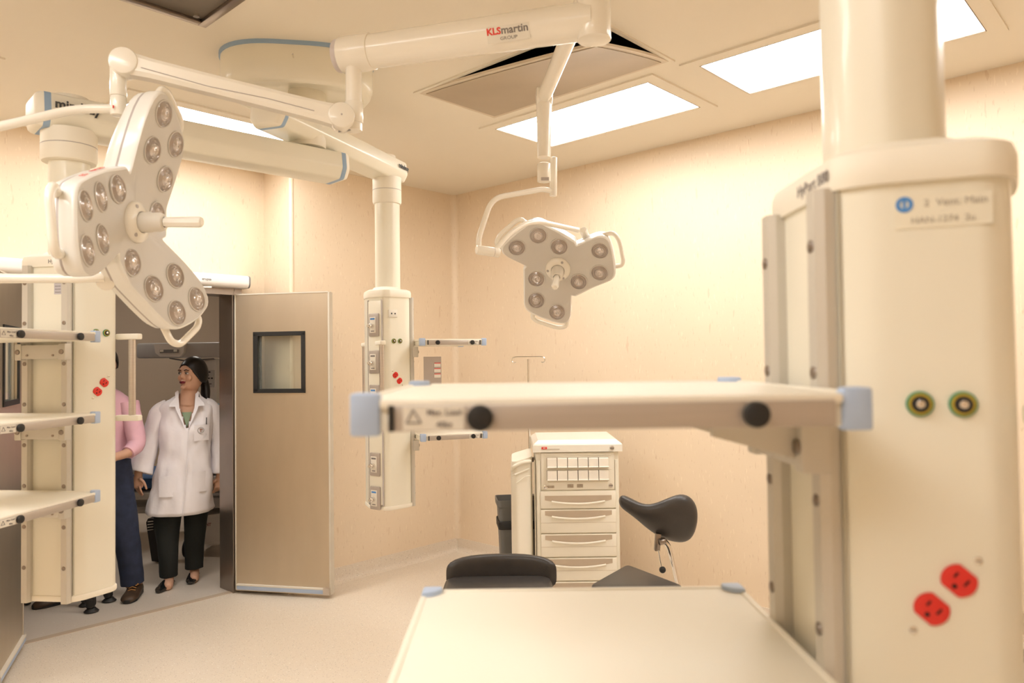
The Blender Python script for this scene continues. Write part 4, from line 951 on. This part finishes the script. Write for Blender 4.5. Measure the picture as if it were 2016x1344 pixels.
b = MB(); b.tube([(bx(258), -.33, bz(965)), (bx(270), -.33, bz(972)), (bx(276), -.33, bz(988))], .012, n=8); b.box((bx(40), -.28, bz(935)), (.16, .03, .07), bev=.01); b.obj('release_arm', BEDW, bd)
for x, y in ((bx(268), -.30), (bx(268), .42), (bx(20), -.30), (bx(20), .42)):
    b = MB(); b.cyl((x-.02, y, .07), (x+.02, y, .07), .07, n=24, bev=.008); c = b.obj('wheel', MACHD, bd); b = MB(); b.box((x, y, .17), (.09, .09, .12), bev=.02); b.obj('wheel_housing', MACHD, c)
b = MB(); b.box((bx(267), -.40, bz(990)), (.15, .08, .10), bev=.012); b.box((bx(267), -.40, bz(1003)), (.11, .07, .03), bev=.006); b.cyl((bx(268), -.40, bz(975)), (bx(268), -.40, bz(952)), .02, n=12); b.obj('pedal_block', MACHD, bd)
fp = thing('foot_case', 'black slotted plastic case standing behind the woman in the white coat', 'case', Vector((at(318, 1090, 6.05).x, at(318, 1090, 6.05).y, 0)), RZ)
b = MB(); b.loft([[(x, y, z) for x, z in ((-.055, .02), (.11, .0), (.12, .35), (-.085, .36), (-.10, .33))] for y in (-.05, .05)]); fc = b.obj('case_body', BLACK, fp, smooth=20)
b = MB()
for k in range(4): b.tube([(-.085, -.055, .335-.022*k), (-.04, -.055, .340-.022*k)], .003, n=6)
b.obj('case_slots', LABEL, fc)

# black camera tripod whose feet show below the left pendant
tp_ = thing('camera_tripod', 'black tripod whose feet show under the left pendant', 'tripod', W(-2.70, 4.98, 0), RZ)
apex = Vector((-.03, -.16, 1.02))
for (px, py) in ((180, 1200), (215, 1180), (170, 1188)):
    d_ = 1.6*F/(py-717.2); f_ = at(px, py, d_); lf = Vector((WR.dot(f_)+2.70, FH.dot(f_)-4.98, 0))
    b = MB(); b.tube([apex, lf*.5+apex*.5], [.018, .018], n=10); b.tube([lf*.5+apex*.5, lf+Vector((0, 0, .04))], [.014, .012], n=10); lg = b.obj('leg', BLACK, tp_)
    b = MB(); b.cyl(lf+Vector((0, 0, .002)), lf+Vector((0, 0, .03)), .045, .028, n=20, bev=.006); b.box(lf+Vector((0, -.01, .06)), (.045, .05, .06), bev=.012); b.box(lf*.93+apex*.07+Vector((0, 0, .02)), (.05, .04, .10), bev=.01); b.obj('foot', BLACK, lg)
b = MB(); b.cyl(apex-Vector((0, 0, .05)), apex+Vector((0, 0, .10)), .022, n=16); b.box(apex+Vector((0, 0, .13)), (.09, .09, .04), bev=.008); b.obj('tripod_head', BLACK, tp_)

# ------------------------------------------------------------------ people
def bake(o):
    dg = bpy.context.evaluated_depsgraph_get(); dg.update()
    me = bpy.data.meshes.new_from_object(o.evaluated_get(dg)); old = o.data; o.modifiers.clear(); o.data = me; me.name = o.name; bpy.data.meshes.remove(old)
def wrinkle(o, amp, sc=(14, 14, 5), seed=0):
    me = o.data; n = [v.normal.copy() for v in me.vertices]
    for v, k in zip(me.vertices, n):
        p = Vector((v.co.x*sc[0], v.co.y*sc[1], v.co.z*sc[2])) + Vector((seed, 0, 0))
        v.co += k*amp*(noise.noise(p)+.5*noise.noise(p*2.1))
def ell(c, rx_, ry_, n=36, tilt=0, sq=2.3):
    c = Vector(c); out = []
    for i in range(n):
        a = 2*pi*i/n; cc, ss = cos(a), sin(a); k = (abs(cc)**sq+abs(ss)**sq)**(-1/sq)
        x, y = rx_*cc*k, ry_*ss*k; out.append(c+Vector((x, y, x*sin(tilt))))
    return out
def interp(rows, m=5):
    out = []
    for i in range(len(rows)-1):
        a, b_, = rows[i], rows[i+1]; p, q = rows[max(i-1, 0)], rows[min(i+2, len(rows)-1)]
        for k in range(m):
            t = k/m; r = []
            for j in range(len(a)):
                x0, x1, x2, x3 = p[j], a[j], b_[j], q[j]
                r.append(.5*((2*x1)+(-x0+x2)*t+(2*x0-5*x1+4*x2-x3)*t*t+(-x0+3*x1-3*x2+x3)*t**3))
            out.append(r)
    out.append(list(rows[-1])); return out
def limb(b, pts, n=20, m=4):             # pts: (x, y, z, r) tapered tube along a spline
    P = interp(pts, m); b.tube([p[:3] for p in P], 0.01) if False else None
    rings = []; up = None
    V = [Vector(p[:3]) for p in P]
    for i, p in enumerate(V):
        t = (V[min(i+1, len(V)-1)]-V[max(i-1, 0)]).normalized()
        if up is None: up = Vector((0, 1, 0)) if abs(t.y) < .9 else Vector((1, 0, 0))
        x = up.cross(t).normalized(); up = t.cross(x).normalized(); r = P[i][3]; f = P[i][4] if len(P[i]) > 4 else 1
        rings.append([p + x*cos(2*pi*k/n)*r + up*sin(2*pi*k/n)*r*f for k in range(n)])
    b.loft(rings)
def hand(b, wrist, dirv, thumb, palm, s=1.0, curl=.5):
    d = Vector(dirv).normalized(); th = Vector(thumb); th = (th-d*th.dot(d)).normalized(); pn = Vector(palm); pn = (pn-d*pn.dot(d)-th*pn.dot(th)).normalized()
    w_ = Vector(wrist)
    limb(b, [(*(w_-d*.03), .026*s, .8), (*w_, .026*s, .75), (*(w_+d*.035*s), .036*s, .55), (*(w_+d*.075*s), .040*s, .42), (*(w_+d*.09*s), .036*s, .40)], 16, 3)
    for i, (o_, L, r) in enumerate(((.030, .068, .0088), (.010, .078, .0092), (-.010, .072, .0088), (-.029, .056, .0078))):
        p0 = w_+d*.075*s+th*o_*s; c = curl*(1+.12*i)
        pts = [p0]; a = .15
        for seg in (.42, .33, .25):
            a += c; pts.append(pts[-1]+(d*cos(a)+pn*sin(a))*L*seg*s)
        limb(b, [(*q, r*s*(1-.10*k)) for k, q in enumerate(pts)], 10, 3); b.ball(pts[-1], r*s*.72, 10)
    p0 = w_+d*.022*s+th*.026*s
    pts = [p0, p0+(d*.55+th*.65+pn*.25).normalized()*.038*s]; pts.append(pts[-1]+(d*.85+th*.3+pn*.35).normalized()*.030*s); pts.append(pts[-1]+(d*.95+th*.05+pn*.4).normalized()*.024*s)
    limb(b, [(*q, r) for q, r in zip(pts, (.013*s, .011*s, .0098*s, .008*s))], 10, 3); b.ball(pts[-1], .008*s, 10)
def head_shape(b, c, yaw, pitch=0, s=1.0):
    base = Matrix.Translation(c) @ Matrix.Rotation(yaw, 4, 'Z') @ Matrix.Rotation(pitch, 4, 'X'); old = b.M; b.M = base     # faces local -y
    rows = [(0, .012, -.112, .020, .022), (0, -.006, -.104, .040, .045), (0, -.010, -.088, .052, .062), (0, -.004, -.062, .060, .074), (0, .004, -.030, .067, .085), (0, .010, .0, .071, .092), (0, .012, .035, .073, .096), (0, .016, .07, .069, .090), (0, .020, .098, .052, .068), (0, .022, .114, .028, .038), (0, .022, .119, .006, .008)]
    b.loft([ell(r[:3], r[3]*s, r[4]*s, 36, 0, 2.15) for r in interp(rows, 3)])
    b.loft([[(x*s, y*s, z*s) for x, y, z in ((-w2, -.086, z), (0, -.088-p, z), (w2, -.086, z), (w2*.6, -.07, z), (-w2*.6, -.07, z))] for z, w2, p in ((.030, .007, .004), (.012, .009, .010), (-.006, .013, .022), (-.018, .016, .020), (-.025, .012, .006))])   # nose
    b.ball((0, -.082*s, -.050*s), .020*s, 12, (1.1, .55, .6)); b.ball((0, -.083*s, -.088*s), .020*s, 12, (1, .6, .7))
    for sx in (-1, 1):
        b.ball((sx*.034*s, -.066*s, -.020*s), .026*s, 12, (1, .6, .9)); b.ball((sx*.030*s, -.080*s, .036*s), .020*s, 12, (1.2, .45, .35))
        b.ball((sx*.071*s, .012*s, -.004*s), .024*s, 12, (.28, .62, 1.15)); b.ball((sx*.072*s, .008*s, -.024*s), .010*s, 8, (.5, .8, 1))
    b.M = old; return base
def head_parts(body, base, s=1.0, hair='pony', female=True):
    for sx in (-1, 1):
        b = MB(); b.M = base; b.ball((sx*.030*s, -.0800*s, .010*s), .0115*s, 14, (1.25, .55, .62)); e = b.obj('eye', mat('eye_white', (.55, .50, .46), .2), body)
        b = MB(); b.M = base; b.ball((sx*.030*s-.002, -.0855*s, .010*s), .0060*s, 12, (1, .45, 1)); b.obj('iris', BLACK, e)
        b = MB(); b.M = base; b.tube([(sx*.014*s, -.0905*s, .030*s), (sx*.030*s, -.0900*s, .036*s), (sx*.046*s, -.0790*s, .030*s)], .0032*s, n=8); b.tube([(sx*.017*s, -.086*s, .0175*s), (sx*.030*s, -.0885*s, .020*s), (sx*.044*s, -.079*s, .015*s)], .0018*s, n=6); b.obj('eyebrow', HAIR, body)
    b = MB(); b.M = base; b.tube([(-.024*s, -.0835*s, -.050*s), (-.012*s, -.0930*s, -.0465*s), (0, -.0950*s, -.0480*s), (.012*s, -.0930*s, -.0465*s), (.024*s, -.0835*s, -.050*s)], .0045*s, n=10); b.tube([(-.020*s, -.085*s, -.054*s), (0, -.0945*s, -.057*s), (.020*s, -.085*s, -.054*s)], .0050*s, n=10); b.obj('lips', LIPS if female else SKIN, body)
    # hair cap
    b = MB(); b.M = base; n = 44; rows = []
    for j in range(17):
        th = pi*.5*j/16*1.35; ring = []
        for i in range(n):
            a = 2*pi*i/n
            front = max(0.0, cos(a+pi/2+0)) if False else max(0.0, -sin(a))
            lim = .5*pi*(1.36-.66*front**1.3) if hair == 'pony' else .5*pi*(1.25-.72*front**.6)
            t2 = min(th, lim)
            r = Vector((.0785*sin(t2)*cos(a), .018+.1035*sin(t2)*sin(a), .012+.1165*cos(t2)))
            if front > .05 and th >= lim: r = r*1.0
            ring.append(r*s)
        rows.append(ring)
    b.loft(rows, True, False); h = b.obj('hair', HAIR, body, smooth=80)
    sd_ = h.modifiers.new('solid', 'SOLIDIFY'); sd_.thickness = .007*s; sd_.offset = 1; bake(h)
    if hair == 'pony':
        b = MB(); b.M = base; limb(b, [(0, .095, -.005, .030, 1.0), (0, .125, -.035, .030, 1.0), (.008, .135, -.085, .036, .8), (.016, .130, -.14, .040, .7), (.03, .125, -.18, .030, .6), (.04, .12, -.205, .010, .6)], 18, 4); pn2 = b.obj('ponytail', HAIR, h, smooth=80)
def finish_body(b, name, parent, voxel=.006, mt=SKIN):
    o = b.obj(name, mt, parent, smooth=0)
    r = o.modifiers.new('r', 'REMESH'); r.mode = 'VOXEL'; r.voxel_size = voxel
    sm_ = o.modifiers.new('s', 'SMOOTH'); sm_.factor = .5; sm_.iterations = 3
    bake(o); o.data.shade_smooth()
    if not o.data.materials: o.data.materials.append(mt)
    return o
def shoe(body, x, y, z, ang, mt, L=.24, boot=False, sole=None, name='shoe', strap=True):
    T = Matrix.Translation((x, y, z)) @ Matrix.Rotation(ang, 4, 'Z')
    b = MB(); b.M = T
    rows = [(0, .06, .036, .030), (0, .03, .036, .050), (0, -.02, .036, .052), (0, -.08, .040, .036), (0, -.13, .036, .030), (0, -.165, .020, .018)]
    if boot: rows = [(0, .075, .038, .055), (0, .05, .044, .090), (0, .0, .048, .095), (0, -.05, .050, .068), (0, -.11, .054, .052), (0, -.16, .046, .046), (0, -.185, .024, .030)]
    rg = []
    for x_, y_, w_, h_ in interp(rows, 4):
        rg.append([Vector((w_*cos(k), y_, max(0, .0+h_*(.5+.5*sin(k))))) if boot else Vector((w_*cos(k), y_, .004+h_*(.5+.5*sin(k)))) for k in [2*pi*i/20 for i in range(20)]])
    b.loft(rg); o = b.obj(name, mt, body, smooth=60)
    b = MB(); b.M = T
    if boot:
        sw = [(p.x, p.y) for p in fillet([(-.05, -.13, 0), (-.02, -.19, 0), (.02, -.19, 0), (.05, -.13, 0), (.04, .08, 0), (-.04, .08, 0)], .02, 4)]
        b.prism(sw, 0, .026, bev=.004); b.obj('sole', BLACK, o)
        b = MB(); b.M = T; b.tube([(-.03, .02, .088), (-.015, -.01, .102), (.015, -.01, .102), (.03, .02, .088)], .022, n=12, rad=.01); b.obj('ankle_panel', BOOTL, o)
        b = MB(); b.M = T
        for k in range(4): b.tube([(-.024, -.02-.018*k, .088-.010*k), (0, -.024-.018*k, .105-.013*k), (.024, -.02-.018*k, .088-.010*k)], .0035, n=6)
        b.tube([(0, -.03, .10), (.035, -.045, .09), (.02, -.06, .085)], .0035, n=6); b.obj('laces', LACE, o)
    else:
        b.box((0, .045, .012), (.05, .05, .024), bev=.004); b.obj('heel', BLACK, o)
    return o
def hole_collar(): pass

# the woman in the white coat
wm = thing('person', 'woman with dark ponytail in a white coat and black trousers walking through the doorway', 'person', W(-2.39, 5.50, 0), RZ+radians(23), 'people beyond the doorway')
b = MB()
hb = head_shape(b, (.020, .0, 1.512), radians(-42), radians(-3), 1.05)
limb(b, [(.02, .018, 1.46, .058), (.010, .02, 1.42, .056), (-.003, .02, 1.36, .062), (-.01, .02, 1.28, .085, .8)], 24)
b.loft([ell((-.015, .02, z), x, y, 32) for z, x, y in ((1.31, .07, .06), (1.27, .155, .075), (1.18, .17, .10), (1.05, .155, .105), (.9, .15, .11), (.75, .165, .12), (.62, .14, .11))])
for sx, hx, ax in ((-1, -.105, -.135), (1, .065, .035)):
    y_ = -.05 if sx < 0 else .07
    limb(b, [(hx, .02, .72, .070), (hx*1.1 if sx < 0 else hx*.85, y_*.5, .52, .060), (hx*1.2 if sx < 0 else hx*.7, y_*.7, .40, .052), (ax, y_, .26, .048), (ax, y_+.02, .08, .034), (ax, y_-.02, .035, .034), (ax, y_-.09, .025, .030), (ax, y_-.13, .022, .018)], 18)
limb(b, [(-.19, .02, 1.25, .050), (-.255, .02, 1.05, .040), (-.32, -.02, .86, .028), (-.333, -.03, .80, .025)], 16)
limb(b, [(.165, .02, 1.25, .050), (.215, .03, 1.02, .040), (.212, .01, .82, .028), (.210, .0, .75, .025)], 16)
hand(b, (-.334, -.032, .805), (-.06, -.10, -1), (.55, -.8, 0), (.8, .5, 0), 1.0, .16)
hand(b, (.209, -.005, .755), (-.05, -.05, -1), (-.75, -.65, 0), (-.6, .7, 0), 1.0, .35)
wb_ = finish_body(b, 'body', wm, .0052)
head_parts(wb_, hb, 1.05)
# spectacles rims and earring
b = MB(); b.M = hb
for sx in (-1, 1): b.tube([(sx*.030+.0155*cos(k), -.090+.006*abs(cos(k)*(1 if cos(k)*sx > 0 else 0)), .008+.011*sin(k)) for k in [2*pi*i/14 for i in range(15)]], .0007, n=5)
b.obj('spectacles', ALU, wb_)
b = MB(); b.M = hb; b.ball((.073, .006, -.036), .006, 10); b.obj('earring', AMBER, wb_)
# coat: body, sleeves, collar, pockets, button line
b = MB()
crow = [(-.004, .025, 1.378, .070, .066), (-.010, .022, 1.352, .098, .078), (-.014, .02, 1.322, .150, .088), (-.016, .018, 1.288, .190, .098), (-.017, .014, 1.25, .198, .108), (-.018, .01, 1.20, .190, .118), (-.020, .0, 1.11, .184, .142), (-.022, .0, 1.00, .175, .142), (-.025, .0, .90, .182, .145), (-.035, .0, .78, .200, .158), (-.048, .0, .65, .215, .168), (-.060, .0, .535, .232, .175)]
rg = [ell(r[:3], r[3], r[4], 64, 0, 2.4) for r in interp(crow, 4)]
for r in rg:                              # hem dips at the front opening
    for p in r:
        if p.z < .62: p.z -= .02*max(0, -p.y/.17)*(.62-p.z)/.085
# open V neck: pull the front of the upper rings down and outward
def vneck(p):
    return p
b.loft(rg, False, False); ctb = b.obj('coat', COAT, wb_, smooth=80)
bm_ = bmesh.new(); bm_.from_mesh(ctb.data)
kill = [f for f in bm_.faces if f.calc_center_median().y < -.01 and f.calc_center_median().z > 1.125 and abs(f.calc_center_median().x+.012+ (f.calc_center_median().z-1.13)*.0) < (f.calc_center_median().z-1.12)*.34+.004]
bmesh.ops.delete(bm_, geom=kill, context='FACES'); bm_.to_mesh(ctb.data); bm_.free()
wrinkle(ctb, .017, (14, 14, 6), 3)
sd_ = ctb.modifiers.new('solid', 'SOLIDIFY'); sd_.thickness = .004; sd_.offset = -1; bake(ctb)
for nm, pts in (('l', [(-.130, .02, 1.290, .058), (-.188, .02, 1.240, .070), (-.232, .02, 1.13, .068), (-.262, .015, 1.03, .070), (-.298, .0, .92, .078), (-.328, -.02, .825, .088)]),
                ('r', [(.095, .02, 1.290, .058), (.158, .02, 1.240, .070), (.196, .025, 1.13, .066), (.216, .03, 1.02, .064), (.220, .015, .90, .066), (.214, .0, .775, .071)])):
    b = MB(); P_ = interp([(*q, .85) for q in pts], 6); V = [Vector(p[:3]) for p in P_]; rings = []
    for i, p in enumerate(V):
        t_ = (V[min(i+1, len(V)-1)]-V[max(i-1, 0)]).normalized(); x_ = Vector((0, 1, 0)).cross(t_).normalized(); u_ = t_.cross(x_)
        rings.append([p + x_*cos(2*pi*k/32)*P_[i][3] + u_*sin(2*pi*k/32)*P_[i][3]*.85 for k in range(32)])
    b.loft(rings, False, False); sl_ = b.obj('sleeve', COAT, ctb, smooth=80); wrinkle(sl_, .010, (18, 18, 10), 5); sd_ = sl_.modifiers.new('solid', 'SOLIDIFY'); sd_.thickness = .004; sd_.offset = -1; bake(sl_)
for sx in (-1, 1):                        # collar and lapels
    b = MB(); x0 = -.012
    pts = [(x0+sx*.064, .050, 1.402), (x0+sx*.080, -.010, 1.388), (x0+sx*.078, -.060, 1.352), (x0+sx*.112, -.084, 1.312), (x0+sx*.118, -.092, 1.290), (x0+sx*.076, -.112, 1.290), (x0+sx*.070, -.118, 1.265), (x0+sx*.010, -.146, 1.130), (x0+sx*.050, -.095, 1.28), (x0+sx*.056, -.05, 1.355), (x0+sx*.056, .03, 1.395)]
    lo_ = [Vector(p) for p in pts]; ce = sum(lo_, Vector())/len(lo_)
    b.loft([[p+Vector((0, -.010, 0)) for p in lo_], [p+Vector((0, -.002, 0)) for p in lo_]]); b.obj('lapel', COAT, ctb, smooth=30)
b = MB(); b.tube([(.0, -.146, 1.125), (-.005, -.155, 1.0), (-.015, -.158, .85), (-.028, -.178, .65), (-.040, -.186, .525)], .0035, n=6); b.obj('front_edge', COAT, ctb)
for px_, w_, z0, z1, x_ in ((0, .12, .655, .80, -.135), (1, .125, .675, .82, .085)):
    b = MB(); n = 10
    def pf(x, z): 
        k = (z-.535)/(1.0-.535); rx_ = .232+(.175-.232)*k; ry_ = .175+(.142-.175)*k; cx = -.060+(.035)*k
        u = max(-.98, min(.98, (x-cx)/rx_)); return Vector((x, -ry_*(1-abs(u)**2.4)**(1/2.4)-.008, z))
    rows = [[pf(x_+w_*(i/n-.5), z0+(z1-z0)*j/6) for i in range(n+1)] for j in range(7)]
    b.loft(rows, False, False, closed=False); b.obj('pocket', COAT, ctb, smooth=80)
def chest(x, z, o=-.012):
    u = max(-.98, min(.98, (x+.02)/.186)); return Vector((x, -.135*(1-abs(u)**2.4)**(1/2.4)+o, z))
b = MB(); rows = [[chest(.035+.10*i/8, 1.04+.115*j/5) for i in range(9)] for j in range(6)]; b.loft(rows, False, False, closed=False); b.obj('breast_pocket', COAT, ctb, smooth=80)
b = MB(); c = chest(.080, 1.115, -.018); b.tube([c+Vector((.021*cos(k), .006*sin(k)*0, .021*sin(k))) for k in [2*pi*i/24 for i in range(25)]], .0022, n=6); em = b.obj('coat_emblem', mat('emblem_grey', (.35, .33, .30), .6), ctb)
b = MB(); b.box(c+Vector((0, -.001, -.002)), (.005, .002, .024)); b.mi = 1; b.box(c+Vector((.003, -.001, .006)), (.020, .002, .007)); b.obj('emblem_mark', [mat('emblem_brown', (.30, .14, .08), .6), mat('emblem_brown', (.3, .14, .08))], em, smooth=0)
b = MB(); c = chest(.118, 1.155, -.016); b.cyl(c, c+Vector((.001, 0, .05)), .0032, n=8); b.obj('pen', DARKT, ctb)
b = MB(); b.loft([[(-.012+x, y, z) for x, y, z in ((-.035, -.070, 1.245), (.032, -.070, 1.245), (.0, -.108, 1.135))], [(-.012+x, y+.01, z) for x, y, z in ((-.035, -.070, 1.245), (.032, -.070, 1.245), (.0, -.108, 1.135))]]); b.obj('blouse', GREENSH, wb_, smooth=0)
for sx, pts in ((-1, [(-.125, .0, .76, .105), (-.140, -.01, .56, .098), (-.142, -.03, .36, .078), (-.138, -.045, .20, .066), (-.136, -.035, .070, .062)]), (1, [(.055, .0, .76, .100), (.048, .03, .56, .086), (.040, .05, .36, .074), (.034, .07, .20, .066), (.033, .078, .080, .063)])):
    b = MB(); limb(b, [(*p[:3], p[3], .95) for p in pts], 28, 6); tr = b.obj('trouser_leg', TROUSER, wb_, smooth=80); wrinkle(tr, .006, (16, 16, 6), 9)
shoe(wb_, -.145, -.06, 0, radians(-18), PATENT); shoe(wb_, .030, .07, 0, radians(-8), PATENT)

def man(name, label, loc, shirt, trous, shirt_rows, arms, legs, headc, yaw, boots, rot=0, sleeve_mat=None, hands=True):
    t = thing(name, label, 'person', loc, RZ+rot, 'people beyond the doorway')
    b = MB(); hb_ = head_shape(b, headc, yaw, 0, 1.02); hx, hy, hz = headc
    limb(b, [(hx, hy+.02, hz-.07, .060), (hx*.5, hy+.02, hz-.14, .062), (0, .02, hz-.19, .075)], 20)
    b.loft([ell((0, .02, z), x*.93, y*.9, 28) for z, x, y in shirt_rows])
    for a in arms:
        limb(b, [(*p[:3], p[3]*.72) for p in a['pts']], 16)
        if hands: hand(b, a['pts'][-1][:3], a['dir'], a['th'], a['pa'], 1.08, a.get('curl', .5))
    for l in legs: limb(b, [(*p[:3], p[3]*.7) for p in l], 16)
    o = finish_body(b, 'body', t, .008); head_parts(o, hb_, 1.02, 'short', False)
    b = MB(); rows = [(0, .02, z, x, y) for z, x, y in shirt_rows]; b.loft([ell(r[:3], r[3], r[4], 40) for r in interp(rows, 4)], True, True); s_ = b.obj('shirt', shirt, o, smooth=80); wrinkle(s_, .008, (14, 14, 6), 2)
    for a in arms:
        b = MB(); n_ = a.get('cut', len(a['pts'])); P_ = a['pts'][:n_]; limb(b, [(*p[:3], p[3]) for p in P_], 22, 5); q_ = b.obj('sleeve', a.get('mat', shirt), s_, smooth=80); wrinkle(q_, .005, (20, 20, 12), 4)
    for l in legs: b = MB(); limb(b, [(*p[:3], p[3]) for p in l[:-1]], 26, 6); q_ = b.obj('trouser_leg', trous, o, smooth=80); wrinkle(q_, .007, (16, 16, 7), 6)
    for bt in boots: shoe(o, *bt[:3], bt[3], bt[4], boot=bt[5], name='boot' if bt[5] else 'shoe')
    return t, o
SR = [(1.50, .06, .06), (1.46, .15, .085), (1.41, .215, .105), (1.32, .22, .125), (1.20, .20, .13), (1.05, .185, .13), (.93, .185, .13), (.88, .18, .125)]
man('person', 'person in pink shirt, navy trousers and brown boots, mostly hidden by the left pendant', W(-2.865, 5.165, 0), PINK, JEANS, [(z-.06, x*.93, y) for z, x, y in SR],
    [dict(pts=[(.19, .02, 1.33, .070), (.24, .0, 1.16, .062), (.265, -.02, 1.05, .058), (.25, -.10, 1.00, .045), (.20, -.22, .98, .038)], dir=(-.7, -.7, .1), th=(0, 0, 1), pa=(-.5, .5, 0), cut=4, mat=PINK),
     dict(pts=[(-.19, .02, 1.33, .070), (-.26, .0, 1.15, .060), (-.28, -.04, 1.02, .052), (-.20, -.15, 1.02, .045), (-.12, -.24, 1.05, .036)], dir=(.6, -.6, .3), th=(0, 0, 1), pa=(.5, .5, 0), cut=4)],
    [[(.085, .02, .92, .115), (.135, .0, .70, .098), (.180, .0, .45, .086), (.205, .02, .22, .076), (.213, .03, .085, .074), (.215, .03, .05, .05)],
     [(-.085, .02, .92, .115), (-.10, -.02, .70, .105), (-.13, -.06, .45, .092), (-.15, -.08, .22, .076), (-.155, -.10, .085, .074), (-.155, -.1, .05, .05)]],
    (.03, .0, 1.60), radians(15), [(.235, .02, 0, radians(12), BOOT, True), (-.185, -.10, 0, radians(-38), BOOT, True)])
t3, o3 = man('person', 'person in mauve shirt filming with a black camera beyond the left steel door', W(-3.53, 5.10, 0), mat('mauve_shirt', (.20, .10, .16), .8), TROUSER, [(z-.06, x, y) for z, x, y in SR],
    [dict(pts=[(.20, .02, 1.33, .070), (.24, -.10, 1.18, .060), (.20, -.20, 1.24, .055), (.13, -.26, 1.36, .045), (.08, -.28, 1.44, .036)], dir=(-.2, -.2, 1), th=(-1, 0, 0), pa=(0, 1, 0), cut=4, curl=.7),
     dict(pts=[(-.20, .02, 1.33, .070), (-.26, -.10, 1.16, .060), (-.20, -.20, 1.24, .055), (-.08, -.26, 1.36, .045), (-.03, -.28, 1.44, .036)], dir=(.2, -.2, 1), th=(1, 0, 0), pa=(0, 1, 0), cut=4, curl=.7)],
    [[(.09, .02, .92, .115), (.11, .0, .45, .090), (.12, .0, .22, .075), (.12, .02, .08, .072), (.12, .02, .05, .05)],
     [(-.09, .02, .92, .115), (-.12, .0, .45, .090), (-.13, .0, .22, .075), (-.13, .02, .08, .072), (-.13, .02, .05, .05)]],
    (.0, .0, 1.60), radians(30), [(.14, -.02, 0, radians(60), PATENT, False), (-.14, .0, 0, radians(10), PATENT, False)], rot=0)
cm = thing('video_camera', 'black camera held up to the face of the person at the left edge', 'camera', W(-3.40, 4.765, 1.57), RZ+radians(30))
b = MB(); b.box((0, 0, 0), (.15, .08, .10), bev=.012); b.box((0, .0, .06), (.06, .06, .03), bev=.008); b.obj('camera_body', BLACK, cm)
b = MB(); b.M = Matrix.Rotation(pi/2, 4, 'X'); b.lathe([(.034, .04), (.036, .06), (.036, .13), (.040, .135), (.040, .16), (.030, .16), (.030, .10)], 28); b.obj('camera_lens', BLACK, cm)
